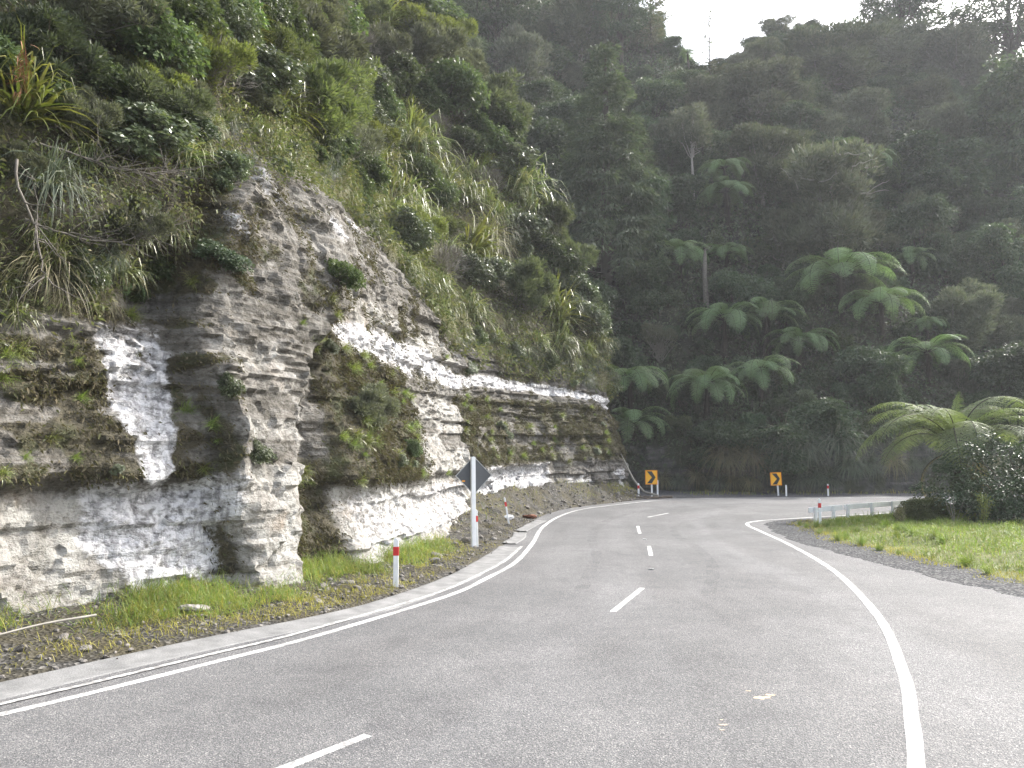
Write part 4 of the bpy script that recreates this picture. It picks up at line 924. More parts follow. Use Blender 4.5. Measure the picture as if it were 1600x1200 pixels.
# fillers: trees packed between the named ones
pts = [(t[1], t[2], max(2.2, t[4] * .8)) for t in TREES] + [(f[0], f[1], 2.4) for f in FERNS]
FG = {'kanuka': ('grey green feathery tree packed among others on the shaded hillside', 'packed feathery trees of the hillside'), 'broad': ('dark broad leaved tree packed among others on the shaded hillside', 'packed broad leaved trees of the hillside')}
nfill = 0
for _ in range(9000):
    if nfill >= 290: break
    x = rng.uniform(-14, 84); d = rng.uniform(1.5, 60) if rng.random() < .75 else rng.uniform(1.5, 20); y = float(hill_y0(x)) + d
    if x / y > .78 or x / y < -.12: continue
    low = d < 12
    h = rng.uniform(2.2, 4.2) if low else rng.uniform(4.5, 7.5); hw = h * rng.uniform(.38, .55)
    if y > 84: h *= .65
    if any((x - a) ** 2 + (y - b) ** 2 < (c * .62 + hw * .5) ** 2 for a, b, c in pts): continue
    if any(abs(x - f[0] * y / f[1]) < f[3] * .75 + hw * .8 and f[1] - 10 < y < f[1] + .5 for f in FERNS): continue
    if any(t[1] and abs(x - t[1] * y / t[2]) < t[4] * .7 and t[2] - 6 < y < t[2] for t in TREES): 
        if h > 3.2: h = 3.0; hw = 1.5
    k = 'kanuka' if rng.random() < .42 else 'broad'
    place_tree(k, x, y, h, hw, *FG[k]); pts.append((x, y, hw)); nfill += 1
FF = 0
for _ in range(3000):                          # more, smaller ferns on the lower slope
    if FF >= 14: break
    x = rng.uniform(4, 46); d = rng.uniform(1, 22); y = float(hill_y0(x)) + d
    if any((x - a) ** 2 + (y - b) ** 2 < (c + .8) ** 2 for a, b, c in pts): continue
    if any(abs(x - f[0] * y / f[1]) < f[3] + 1 and f[1] - 8 < y < f[1] for f in FERNS): continue
    r = rng.uniform(1.2, 1.8); tree_fern(x, y, hill_ground(x, y) - .1, rng.uniform(.8, 2), r, 'small shaded tree fern half hidden between trees on the hillside', 'half hidden small tree ferns'); pts.append((x, y, r)); FF += 1

c_ = 0
for _ in range(6000):                          # low shrubs between and below the ferns
    if c_ >= 150: break
    x = rng.uniform(3, 50); d = rng.uniform(1.0, 24); y = float(hill_y0(x)) + d; r = rng.uniform(.8, 1.5)
    if any((x - a) ** 2 + (y - b) ** 2 < (.8 + r * .6) ** 2 for a, b, c in pts): continue
    k = str(rng.choice(['darkleafy', 'leafy', 'darkmanuka', 'darkleafy'])); M = PLM[k]; me = M[int(rng.integers(len(M)))]
    lf = 'leafy' in k; e = tag(link('leafy_shrub' if lf else 'bush', None, None, (x, y, hill_ground(x, y) - .2), (-.3, 0, rng.uniform(0, 6)), r), 'low dark leafy shrub filling in between tree ferns on the shaded bank' if lf else 'low fine leaved bush filling in between tree ferns on the shaded bank', 'shrub' if lf else 'bush', 'low leafy shrubs of the shaded bank' if lf else 'low fine leaved bushes of the shaded bank')
    link('foliage', me[0], e); link('stems', me[1], e); pts.append((x, y, r * .7)); c_ += 1
x = 8.5
while x < 42:                                  # tussocks hanging over the rock wall beyond the road
    y = float(hill_y0(x)); r = rng.uniform(.6, 1.1)
    tag(link('grass_tussock', PLM['bluetoetoe'][0] if rng.random() < .7 else PLM['toetoe'][1], None, (x, y + .5, float(hill_z(x, y + .5)) + rng.uniform(-.3, .3) - (.8 if x < 20 else 0)), (rng.uniform(-.1, .1), .55, -math.pi / 2 + rng.uniform(-.3, .3)), r), 'dark tussock in the row hanging over the far rock wall beyond the bend', 'tussock', 'tussocks hanging over the far rock wall')
    x += rng.uniform(.6, 1.4)

for k, s, z, r, l, c in BLUFF:
    plant(k, s, z, r, l, c, sink=.1)
# fillers on the bluff
BG = {'flax': ('flax_clump', 'flax clump with drooping blades, one of many on the sunlit slope above the cut rock', 'flax', 'flax clumps covering the bluff slope'),
      'goldflax': ('', 'yellow green flax clump, one of many on the sunlit slope above the cut rock', 'flax', 'yellow green flax clumps of the bluff slope'),
      'manuka': ('', 'olive fine leaved bush, one of many crowding the bluff above the cut rock', 'bush', 'fine leaved bushes crowding the bluff'),
      'greymanuka': ('', 'greyish fine leaved bush, one of many crowding the bluff above the cut rock', 'bush', 'greyish bushes crowding the bluff'),
      'yelmanuka': ('', 'yellow green fine leaved bush, one of several on the bluff above the cut rock', 'bush', 'yellow green bushes of the bluff'),
      'leafy': ('', 'glossy leaved shrub, one of many crowding the bluff above the cut rock', 'shrub', 'glossy shrubs crowding the bluff'),
      'fresh': ('', 'fresh green leafy shrub, one of several on the bluff above the cut rock', 'shrub', 'fresh green shrubs of the bluff'),
      'twiggy': ('', 'bare grey twiggy bush, one of several on the bluff above the cut rock', 'bush', 'bare grey bushes of the bluff'),
      'toetoe': ('', 'straw coloured tussock, one of several hanging on the bluff above the cut rock', 'tussock', 'straw tussocks of the bluff')}
bp = [(s, z, r * .7) for k, s, z, r, l, c in BLUFF]; nb = 0; nflax = 0
for _ in range(60000):
    if nb >= 800: break
    s = rng.uniform(27, 86); z = rng.uniform(4, 33)
    zt = float(zveg(s)); 
    if z < zt + .3: continue
    dist = float(np.hypot(*base_at(s))); 
    q = rng.random(); flz = 54 < s < 76 and z < 19
    k = ('flax' if q < .56 else 'goldflax' if q < .68 else 'leafy' if q < .82 else 'manuka' if q < .92 else 'toetoe') if flz else ('manuka' if q < .30 else 'greymanuka' if q < .50 else 'leafy' if q < .70 else 'fresh' if q < .79 else 'yelmanuka' if q < .82 else 'twiggy' if q < .89 else 'flax' if q < .96 else 'goldflax')
    r = (.42 + .75 * rng.random() ** 2) * (.55 + .022 * dist) * (1 + .035 * max(0, z - 9))
    if z < zt + 1.4: r *= .6; k = k if k in ('flax', 'goldflax', 'toetoe', 'leafy') else 'flax'
    r = min(r, 2.1)
    if any((s - a) ** 2 + (z - b) ** 2 < (c * .52 + r * .40) ** 2 for a, b, c in bp): continue
    if 'flax' in k:
        nflax += 1
        if nflax > 190: k = 'leafy' if nflax % 3 else 'toetoe'
    plant(k, s, z, r, *BG[k][1:], sink=.1); bp.append((s, z, r)); nb += 1
big = [(s, z, r) for s, z, r in bp if r > .9]; nbig = 0
for _ in range(9000):                          # larger bushes standing up out of the lower cover
    if nbig >= 120: break
    s = rng.uniform(37, 84); z = rng.uniform(9.5, 32); dist = float(np.hypot(*base_at(s))); r = rng.uniform(.75, 1.25) * (.6 + .018 * dist)
    if z < zveg(s) + 1.6 or (54 < s < 74 and z < 14 and rng.random() < .6): continue
    if any((s - a) ** 2 + (z - b) ** 2 < (c * .75 + r * .75) ** 2 for a, b, c in big): continue
    k = str(rng.choice(['manuka', 'greymanuka', 'leafy', 'manuka', 'fresh', 'leafy', 'twiggy'])); plant(k, s, z, r, *BG[k][1:], sink=.05); big.append((s, z, r)); nbig += 1
# fringe hanging over the upper edge of the cut rock
FR = {'toetoe': ('straw and green tussock in the fringe hanging over the top edge of the cut rock', 'tussock', 'tussocks fringing the top of the cut rock'), 'bluetoetoe': ('blue grey tussock in the fringe hanging over the top edge of the cut rock', 'tussock', 'blue grey tussocks fringing the top of the cut rock'),
      'flax': ('flax in the fringe hanging over the top edge of the cut rock', 'flax', 'flaxes fringing the top of the cut rock'), 'leafy': ('leafy shrub in the fringe along the top edge of the cut rock', 'shrub', 'shrubs fringing the top of the cut rock')}
s = 34.
while s < 76:
    k = str(rng.choice(['toetoe', 'bluetoetoe', 'flax', 'toetoe', 'leafy'])); k2 = str(rng.choice(['flax', 'bluetoetoe', 'flax'])); dist = float(np.hypot(*base_at(s)))
    for rep in range(2):
        plant(k if rep == 0 else k2, s + rng.uniform(-.3, .3), float(zveg(s)) + rng.uniform(-.15, .5) + .8 * rep, rng.uniform(.3, .5) * (.62 + .018 * dist), *FR[k if rep == 0 else k2], tilt=.75, sink=.1)
    s += rng.uniform(.45, .9) * (.7 + .012 * dist)
# tufts clinging to the rock face
for kind, lab, cat, grp, n in (('tuft', 'small green grass tuft clinging to a ledge of the cut rock', 'tussock', 'grass tufts on the rock ledges', 80), ('leafy', 'small leafy sprig rooted in a crack of the cut rock', 'shrub', 'leafy sprigs in the rock cracks', 14), ('goldtuft', 'small yellowing tuft hanging from a ledge of the cut rock', 'tussock', 'yellowing tufts on the rock ledges', 70)):
    c_ = 0
    for _ in range(4000):
        if c_ >= n: break
        s = rng.uniform(34, 73); z = rng.uniform(1.9, 6.5); i = np.searchsorted(sg, s); j = np.searchsorted(zg, z)
        if z > zveg(s) or rng.random() > MO[i, j] * .9 + .02 or W[i, j] > .25: continue
        plant(kind, s, z, rng.uniform(.13, .36), lab, cat, grp, tilt=.9); c_ += 1

# ---- cover nobody could count
def on_cliff(n, s0, s1, z0, z1, wgt):
    out = []; need = n
    A = rng.uniform(s0, s1, n * 6); Z = rng.uniform(z0, z1, n * 6); i = np.clip(np.searchsorted(sg, A), 0, len(sg) - 1); j = np.clip(np.searchsorted(zg, Z), 0, len(zg) - 1)
    ok = rng.uniform(size=n * 6) < wgt(A, Z, i, j); A, Z, i, j = A[ok][:n], Z[ok][:n], i[ok][:n], j[ok][:n]
    return CP[i, j] + rnd(len(A)) * .04, A, Z
g = Geo()
for n_, s0, s1, sz in ((45000, 12, 32, 1.1), (150000, 31, 52, .66), (150000, 50, 92, 1.05)):
    P, A, Z = on_cliff(n_, s0, s1, 4.5, 34, lambda A, Z, i, j: np.where(Z > zveg(A) - .5 + .7 * fbm(A * .7, Z * 0, 9, 3), .3 + .7 * (fbm(A * .8, Z * .8, 5, 3) > -.15), 0))
    nx, ny = base_nrm(A); on = np.stack([nx, ny, np.full(len(A), .5)], 1); k = rng.uniform(.5, 1.5, len(A)) * sz
    leaves(g, P + on * rng.uniform(0, .4, (len(A), 1)) * (.6 + .6 * (fbm(A * 1.1, Z * 1.1, 25, 3) > 0))[:, None], on * .7 + rnd(len(A)) * .6 - [0, 0, .35], .15 * k, .06 * k, .3, .2)
B, A2, Z2 = on_cliff(20000, 18, 88, 5, 32, lambda A, Z, i, j: np.where(Z > zveg(A) - .3, .9 * (fbm(A * .4, Z * .4, 6, 3) > -.05), 0)); nx, ny = base_nrm(A2)
blades(g, B, np.stack([nx, ny, np.full(len(A2), .7)], 1) + rnd(len(A2)) * .45, rng.uniform(.3, .8, len(A2)), .022, 1.8, 3)
tag(g.obj('slope_cover', M_COVER), kind='stuff')
P, A, Z = on_cliff(110000, 33, 80, .2, 9, lambda A, Z, i, j: np.where(Z < zveg(A) + .6, MO[i, j] ** 1.5 * (.25 + .75 * (fbm(A * 1.5, Z * 1.5, 7, 3) > -.05)), 0)); nx, ny = base_nrm(A)
g = Geo(); k = rng.uniform(.5, 1.5, len(A)); leaves(g, P, np.stack([nx, ny, nx * 0 - .2], 1) + rnd(len(A)) * .7, .075 * k, .03 * k, .35)
tag(g.obj('rock_moss', M_MOSS), kind='stuff')
n = 300000; x = rng.uniform(-30, 85, n); d = rng.uniform(0, 1, n) ** 1.25 * 64; y = hill_y0(x) + d; z = hill_z(x, y)
keep = (x / y < .8) & ((d > 2.5) | (rng.random(n) < .35 + .6 * (x < 21)) & (z > 1.2 + 2.2 * (x > 22))); x, y, z = x[keep], y[keep], z[keep]; n = len(x)
g = Geo(); k = rng.uniform(.5, 1.4, n) * (.6 + .012 * (y - 45)); hgt = rng.uniform(0, 1, n) ** 2 * 1.1 * (1 + fbm(x * .5, y * .5, 12, 3))
leaves(g, np.stack([x, y - .25, z + hgt], 1), rnd(n) * .7 + [0, -.6, .15], .40 * k, .18 * k, .3, .5)
nb_ = 9000; x = rng.uniform(7, 42, nb_); d = rng.uniform(.2, 7, nb_); y = hill_y0(x) + d; z = hill_z(x, y); kp = (z > 1.6) & (fbm(x * .35, z * .35, 21, 3) > -.15)
blades(g, np.stack([x, y - .1, z + .1], 1)[kp], rnd(kp.sum()) * .5 + [0, -.8, .7], rng.uniform(.6, 1.5, kp.sum()), .035, 2.0, 4)
tag(g.obj('undergrowth', M_UNDER), kind='stuff')
# hanging dry grass on the bank between the chevron signs
for cx, cz, r, l in ((12.8, 2.6, 1.15, 'pale dry tussock on the bank, closer to the left chevron sign'), (14.2, 2.7, 1.1, 'pale dry tussock on the bank, closer to the right chevron sign'), (17.3, 3.3, 1.3, 'greenish hanging tussock on the bank right of the right chevron sign'), (19.4, 3.6, 1.2, 'dark hanging tussock above the left end of the dark rock wall'), (16.2, 3.4, 1.3, 'greenish hanging tussock above the right chevron sign')):
    y = float(hill_y0(cx)); tag(link('grass_tussock', PLM['toetoe'][0] if cx < 15 else PLM['bluetoetoe'][0], None, (cx, y + .1, cz), (0, .5, -math.pi / 2), r * 1.3), l, 'tussock')

# ---- grass on the bank inside the bend and along the verge
def grass(name, P, L, mats, mi, W=.012, bend=.5, spread=.45):
    g = Geo()
    for m in set(mi.tolist()):
        q = mi == m; blades(g, P[q], rnd(q.sum()) * spread + [0, 0, 1], L[q], W, bend, 3, m)
    return tag(g.obj(name, mats), kind='stuff')
nB = 140000; iu = rng.integers(0, NR, nB * 2); it = rng.integers(0, 25, nB * 2); f1 = rng.random(nB * 2)[:, None]
ok = (iu < NR - 1); iu, it, f1 = iu[ok], it[ok], f1[ok]; f2 = rng.random(len(iu))[:, None]
Pq = BANKXY[iu, it] * (1 - f1) + BANKXY[iu, it + 1] * f1; Pq = Pq * (1 - f2) + (BANKXY[iu + 1, it] * (1 - f1) + BANKXY[iu + 1, it + 1] * f1) * f2
zq = BANKZ[iu, it] * (1 - f1[:, 0]) + BANKZ[iu, it + 1] * f1[:, 0]; dq = BANKD[iu, it] * (1 - f1[:, 0]) + BANKD[iu, it + 1] * f1[:, 0]
area = np.linalg.norm(BANKXY[iu, it + 1] - BANKXY[iu, it], axis=1) * np.linalg.norm(BANKXY[np.minimum(iu + 1, NR - 1), it] - BANKXY[iu, it], axis=1)
ok = (rng.random(len(iu)) < area / np.percentile(area, 80)) & (Pq[:, 1] > 11) & (Pq[:, 0] < 24) & (Pq[:, 1] < 40) & ((dq > .15) | (rng.random(len(dq)) < .4)) & (fbm(Pq[:, 0] * 1.2, Pq[:, 1] * 1.2, 15, 3) > -.75 + .5 * (dq < .5))
Pq, zq, dq = Pq[ok], zq[ok], dq[ok]
yel = ((dq + .8 * fbm(Pq[:, 0] * .8, Pq[:, 1] * .8, 16, 3)) < .85) | (rng.random(len(dq)) < .14)
grass('bank_grass', np.concatenate([Pq, zq[:, None]], 1), rng.uniform(.10, .26, len(dq)) * (1 + .5 * sstep(1, 4, dq)) * np.where(yel, .7, 1) * np.clip(.95 + .9 * fbm(Pq[:, 0] * 1.1, Pq[:, 1] * 1.1, 26, 3), .3, 2), [M_GRASS, M_GRASSY], yel.astype(int), .016, .8, .6)
fr_ = rng.integers(10, 159, 9000); fo = rng.uniform(1.0, 8, 9000); Pf = a_[fr_] + Nn[fr_] * fo[:, None] + rng.normal(size=(9000, 2)) * .15; okf = (Pf[:, 0] > 9) & (Pf[:, 0] < 40) & (fbm(Pf[:, 0] * .7, Pf[:, 1] * .7, 18, 3) > -.15) & (Pf[:, 1] < hill_y0(Pf[:, 0]) + .2)
Pf = Pf[okf]; yf = (rng.random(len(Pf)) < .5).astype(int)
grass('far_grass', np.concatenate([Pf, (gz(Pf[:, 1]) + .06)[:, None]], 1), rng.uniform(.15, .4, len(Pf)), [M_GRASS, M_GRASSY], yf, .025)
nV = 190000; iu = rng.integers(0, len(VXY), nV); it = rng.integers(2, 22, nV); Pq = VXY[iu, it] + rng.normal(size=(nV, 2)) * .07; zq = VZ[iu, it]; tq = VT[it]; yy_ = Pq[:, 1]
cl_ = fbm(Pq[:, 0] * .9, Pq[:, 1] * .9, 19, 3) + .35 * fbm(Pq[:, 0] * 4, Pq[:, 1] * 4, 20, 2)
dens = (.82 * sstep(.22, .62, tq) + .18) * np.where(yy_ < 13.2, .75, np.where(yy_ < 22, 1., np.where(yy_ < 24.5, .8, .07))) * (yy_ > 6)
ok = (rng.random(nV) < dens * np.clip(.6 + 2.0 * cl_, .05, 1)); Pq, zq, tq, cl_ = Pq[ok], zq[ok], tq[ok], cl_[ok]
yel = ((tq + .3 * cl_) < .42) | (rng.random(len(tq)) < .42) | ((Pq[:, 1] > 24) & (rng.random(len(tq)) < .7))
grass('verge_grass', np.concatenate([Pq, zq[:, None]], 1), rng.uniform(.10, .34, len(tq)) * np.where(yel, .65, 1) * (1 + .9 * sstep(.4, .8, tq)), [M_GRASS, M_GRASSY], yel.astype(int), .010, .9, .75)

# ---------------------------------------------------------------- stones, sticks and rubbish on the verge
def stone_geo(seed, sx=1, sy=1, sz=.7):
    bm = bmesh.new(); bmesh.ops.create_icosphere(bm, subdivisions=2, radius=1); V = np.array([v.co for v in bm.verts]); F = np.array([[v.index for v in f.verts] for f in bm.faces]); bm.free()
    d = np.random.default_rng(seed).normal(size=(9, 3)); d = nz(d); lim = np.random.default_rng(seed + 1).uniform(.5, .95, 9)
    for q, l in zip(d, lim):
        h = V @ q; V = V - np.clip(h - l, 0, 9)[:, None] * q
    return V * [sx, sy, sz], F
a = N('broken_rock'); p = a.obj(); oi = a.n('ShaderNodeObjectInfo')
a.col(a.mix(oi.outputs['Random'], a.mix(a.ramp(a.noise(p, 3, 5), (.35, 0.), (.65, 1.)), (.10, .09, .08), (.22, .20, .18)), (.32, .30, .27))); a.bump(a.noise(p, 5, 6), .7, .2); M_STONE = a.m
STM = []
for i in range(5):
    g = Geo(); g.add(*stone_geo(40 + i, 1, .75, .5)); STM.append(g.mesh('rock', M_STONE))
def verge_at(y, t):
    i = int(np.argmin(np.abs(VXY[:, 4, 1] - y))); j = int(np.argmin(np.abs(VT - t))); return VXY[i, j, 0], VXY[i, j, 1], VZ[i, j]
def rock(y, t, r, label, group=None, v=None):
    x, yy, z = verge_at(y, t); o = link('rock', STM[int(rng.integers(5)) if v is None else v], None, (x, yy, z + r * .12), (rng.uniform(-.3, .3), rng.uniform(-.3, .3), rng.uniform(0, 6)), r); return tag(o, label, 'rock', group)
rock(20.5, .42, .20, 'flat grey rock on the verge just behind the nearest marker post', v=0); rock(19.6, .35, .15, 'pale angular rock right of the nearest marker post', v=1)
rock(24.0, .45, .26, 'flat pale slab lying right beside the warning sign post', v=2); rock(15.0, .5, .17, 'grey rock in the grass below the pale buttress', v=3); rock(15.6, .42, .13, 'smaller dark rock in the grass below the pale buttress', v=4)
rock(10.7, .45, .13, 'pale stone near the long stick on the verge', v=2)
for i in range(46):
    y = rng.choice([rng.uniform(8, 16), rng.uniform(17, 25), rng.uniform(25, 43)]); rock(y, rng.uniform(.12, .9), rng.uniform(.05, .14) * (1 + (y > 25) * .4), 'small broken rock scattered on the dark verge below the cliff', 'small rocks scattered on the verge')
g = Geo()
SV = [stone_geo(70 + i, 1, .8, .6) for i in range(4)]
for i in range(1200):
    V, F = SV[i % 4]; iu = rng.integers(60, len(VXY)); it = rng.integers(1, 22); x, y = VXY[iu, it] + rng.normal(size=2) * .08
    r = rng.uniform(.012, .04) * (1 + .03 * y); an = rng.uniform(0, 6); R = np.array([[math.cos(an), -math.sin(an), 0], [math.sin(an), math.cos(an), 0], [0, 0, 1]])
    g.add((V * r) @ R.T + [x, y, VZ[iu, it] + r * .2], F)
tag(g.obj('loose_gravel', M_STONE), kind='stuff')
x, y, z = verge_at(12.6, .5)
g = Geo(); V, F = stone_geo(91, .26, .16, .09); g.add(V, F); o = g.obj('stone_slab', M_STONE); o.location = (-5.0, 13.3, float(z) + .10); o.rotation_euler = (.1, .05, .35); tag(o, 'flat grey stone slab in the grass below the bright white rock', 'rock')
t = Geo(); s_ = np.linspace(0, 1, 14); P = np.stack([-6.75 + .75 * s_, 10.95 + 1.35 * s_ + .1 * np.sin(s_ * 5), np.zeros(14)], 1)
for q in P: q[2] = gz(q[1]) + .17 + .10 * math.sin((q[0] + 7) * 1.8)
tube(t, P, np.linspace(.012, .02, 14), 6); tag(t.obj('fallen_stick', M_BARKP, None, True), 'long pale curved stick lying below the left end of the cliff', 'stick')
M_RAG = plain('white_plastic', (.75, .76, .78), .4); M_RAGR = plain('rusty_rag', (.22, .09, .05), .8, 5)
def crumple(name, loc, r, mat, label, cat, seed, sz=.45):
    V, F = stone_geo(seed, 1, .7, sz); V = V * r + fbm(V[:, 0] * 3 + seed, V[:, 1] * 3 + V[:, 2] * 5, seed, 3)[:, None] * r * .35 * nz(V); g = Geo(); g.add(V, F); o = g.obj(name, mat, None, False); o.location = loc; return tag(o, label, cat)
x, y, z = verge_at(31, .32); crumple('plastic_bag', (x, y, z + .08), .24, M_RAG, 'crumpled white plastic bag on the scree beyond the broken kerb', 'bag', 5)
x, y, z = verge_at(33.5, .15); crumple('rag_heap', (x, y, z + .05), .30, M_RAGR, 'reddish brown rag heap at the road edge beyond the kerb', 'rag', 8, .3)
# dead branches fallen by the first chevron sign
t = Geo(); P = np.array([[6.0, 46.6, 3.0], [6.35, 46.3, 2.2], [6.7, 46.0, 1.4], [7.2, 45.6, .75], [7.9, 45.1, .55]]); tube(t, P, np.linspace(.035, .07, 5), 6)
tag(t.obj('leaning_branch', M_BARKP, None, True), 'grey dead branch leaning on the cliff end behind the left chevron sign', 'branch')
t = Geo()
for i in range(9):
    b = np.array([rng.uniform(6.9, 8.3), rng.uniform(44.1, 45.0), 0]); b[2] = gz(b[1]) + .08; d = rnd(1)[0] * [1, .5, .15]; tube(t, b + nz(d) * np.linspace(-.5, .5, 5)[:, None] + rnd(5) * .03, .03, 5)
tag(t.obj('branch_pile', M_TWIGB, None, True), 'low heap of dark broken branches at the foot of the left chevron sign', 'branches')

# ---------------------------------------------------------------- signs, marker posts, sight rail
M_WHITE = plain('white_post_paint', (.80, .81, .82), .5, 4, .12); M_RED = plain('red_reflector', (.55, .03, .03), .3); M_ALU = plain('dark_sign_back', (.085, .09, .098), .5, 2, .15)
M_STEEL = plain('sign_rim', (.45, .46, .47), .35, 0, 0, .8); M_ORANGE = plain('orange_sticker', (.75, .30, .02), .5); M_YELL = plain('orange_yellow_sign', (.90, .46, .02), .4, 2, .08); M_BLACK = plain('black_chevron', (.012, .012, .014), .5); M_EDGE = plain('orange_sign_border', (.75, .24, .01), .45)
def marker_post(x, y, z, h, label, red=True, rot=(0, 0, 0), wd=.1):
    e = link('marker_post', None, None, (x, y, z), rot); tag(e, label, 'marker post')
    prof = [(-wd / 2, -.2), (wd / 2, -.2), (wd / 2, h - .05), (0, h), (-wd / 2, h - .03)]
    plate('post', prof, .035, M_WHITE, e, bevel=.004)
    if red:
        box('reflector', (wd + .012, .05, .17), (0, 0, h * .72), M_RED, e, .004)
    return e
marker_post(-2.25, 16.31, gz(16.3) + .06, .93, 'white marker post with red band, nearest one on the left verge')
marker_post(-1.0, 23.75, gz(23.7) + .12, .98, 'white marker post with red band standing right behind the warning sign post', rot=(0, -.03, 0))
marker_post(-.12, 30.16, gz(30) + .2, .92, 'thin dirty marker post leaning left beside the broken kerb', True, (.0, -.17, .2), .06)
marker_post(6.85, 45.2, gz(45) + .04, .78, 'white marker post left of the left chevron sign', True)
marker_post(15.4, 46.9, gz(46) + .05, .62, 'plain white marker post right of the right chevron sign', False, wd=.085)
marker_post(17.9, 47.3, gz(47) + .05, .66, 'white marker post with faint red band in front of the dark rock wall', True, wd=.085)
marker_post(11.38, 30.95, gz(31) + .05, .96, 'white marker post with red band in front of the white rail end')
# the back of a diamond warning sign
e = tag(link('warning_sign', None, None, (-1.08, 23.5, gz(23.5) + .1), (0, -.012, .42)), 'dark back of a diamond warning sign on a white square post beside the cliff', 'road sign')
box('post', (.125, .1, 2.75), (0, -.01, 1.10), M_WHITE, e, .012)
dm = .53; dz_ = 1.95
plate('sign_panel', [(0, -dm), (dm, 0), (0, dm), (-dm, 0)], .02, M_ALU, e, (.05, .075, dz_), bevel=.004)
rimp = .545; ri_ = .525; g = Geo()
for i in range(4):
    A = [(0, -1), (1, 0), (0, 1), (-1, 0)]; p0, p1 = A[i], A[(i + 1) % 4]
    V = [(p0[0] * ri_, -.022, p0[1] * ri_), (p1[0] * ri_, -.022, p1[1] * ri_), (p1[0] * rimp, -.022, p1[1] * rimp), (p0[0] * rimp, -.022, p0[1] * rimp)]; V = V + [(v[0], .02, v[2]) for v in V]
    g.add(V, [[0, 1, 2, 3], [4, 7, 6, 5], [0, 4, 5, 1], [2, 6, 7, 3], [1, 5, 6, 2], [0, 3, 7, 4]])
o = g.obj('sign_rim', M_STEEL, e); o.location = (.05, .075, dz_)
for zz in (dz_, dz_ + .40, dz_ - .40):
    wd = .98 if zz == dz_ else .2; box('bracket', (wd, .018, .03), (.05, .055, zz), M_ALU, e, .004)
box('sticker', (.09, .006, .045), (-.26, .062, dz_ - .15), M_ORANGE, e, .001)
def chevron(x, y, rz, label, wd=.66, ht=.78, leg=.72, posts=(0.,)):
    e = tag(link('chevron_sign', None, None, (x, y, gz(y)), (0, 0, rz)), label, 'road sign')
    for px_, hh in posts: box('post', (.09, .07, hh + .25), (px_, .07, hh / 2 - .12), M_WHITE, e, .008)
    box('sign_border', (wd, .018, ht), (0, .01, leg + ht / 2), M_EDGE, e, .012)
    box('sign_face', (wd - .07, .012, ht - .07), (0, -.003, leg + ht / 2), M_YELL, e, .008)
    a_ = wd * .36; h_ = ht * .42
    plate('chevron', [(-a_, -h_), (-a_ + .26, -h_), (a_ * .95, 0), (-a_ + .26, h_), (-a_, h_), (-a_ + .27, 0)], .006, M_BLACK, e, (0, -.0125, leg + ht / 2))
    return e
chevron(7.62, 45.6, -.12, 'yellow sign with black chevron pointing right, on two white posts beside the cliff end', posts=((.02, 1.2), (.33, .95)))
chevron(14.95, 47.1, -.1, 'yellow sign with black chevron pointing right, on one leaning white post below the bank', .62, .74, .62, posts=((.08, 1.1),)).rotation_euler = (0, -.04, -.1)
def rail(pts, posts, label):
    e = tag(link('sight_rail', None, None, (pts[0][0], pts[0][1], gz(pts[0][1]))), label, 'rail'); b = np.array(pts[0] + (gz(pts[0][1]),))
    for (x0, y0), (x1, y1) in zip(pts[:-1], pts[1:]):
        an = math.atan2(y1 - y0, x1 - x0); L = math.hypot(x1 - x0, y1 - y0)
        z0 = gz(y0) + .50; z1 = gz(y1) + .50
        box('beam', (L - .012, .05, .2), ((x0 + x1) / 2 - b[0], (y0 + y1) / 2 - b[1], (z0 + z1) / 2 - b[2]), M_WHITE, e, .008, (0, -math.atan2(z1 - z0, L), an))
    for x, y in posts: 
        d = pts[-1][0] - pts[0][0], pts[-1][1] - pts[0][1]; an = math.atan2(d[1], d[0])
        box('post', (.12, .1, .72), (x - b[0] + .085 * math.sin(an), y - b[1] - .085 * math.cos(an), gz(y) + .24 - b[2]), M_WHITE, e, .01, (0, .06, an))
rail([(11.25, 31.75), (13.05, 33.05)], [(11.5, 31.93), (12.45, 32.62)], 'short end length of the low white board rail on the inside of the bend')
rail([(13.15, 33.15), (15.0, 34.35), (17.2, 35.6), (20, 36.9)], [(13.25, 33.2), (14.6, 34.1), (15.75, 34.78), (16.8, 35.38), (18.4, 36.15), (19.7, 36.75)], 'long length of the low white board rail running behind the dark bush')

# ---------------------------------------------------------------- bushes and weeds on the bank
def bush(x, y, h, hw, seed, label, mats, leaf=.11):
    C = np.vstack([ellipsoid(230, 1, .9, .85, .55, seed), ellipsoid(90, 1.0, .5, .35, .6, seed + 1)]) * [hw, hw, h / 1.85]
    g = clumps(C, rng.uniform(.2, .42, len(C)) * hw / 3 + .05, 110, leaf, leaf * .5, .1, .7, (0, 0, h * .2), .8, .2, .7)
    t = Geo(); limbs(t, C, (0, 0, -.2), .07, 60, 5, wig=.15)
    e = tag(link('dense_bush', None, None, (x, y, gz(y) + .2), (0, 0, rng.uniform(0, 6))), label, 'bush'); g.obj('foliage', mats, e); t.obj('stems', M_TWIGB, e, True); return e
bush(18.6, 30.5, 3.25, 3.25, 3, 'large dense dark bush at the right edge under the sunlit tree fern', M_GLOSSD)
bush(23.0, 31.5, 4.2, 3.4, 9, 'taller dark bush beyond the right edge behind the large one', M_GLOSSD)
e = bush(15.0, 30.3, .9, .85, 5, 'low yellow green weedy bush in front of the white rail', M_OLIVE, .06)
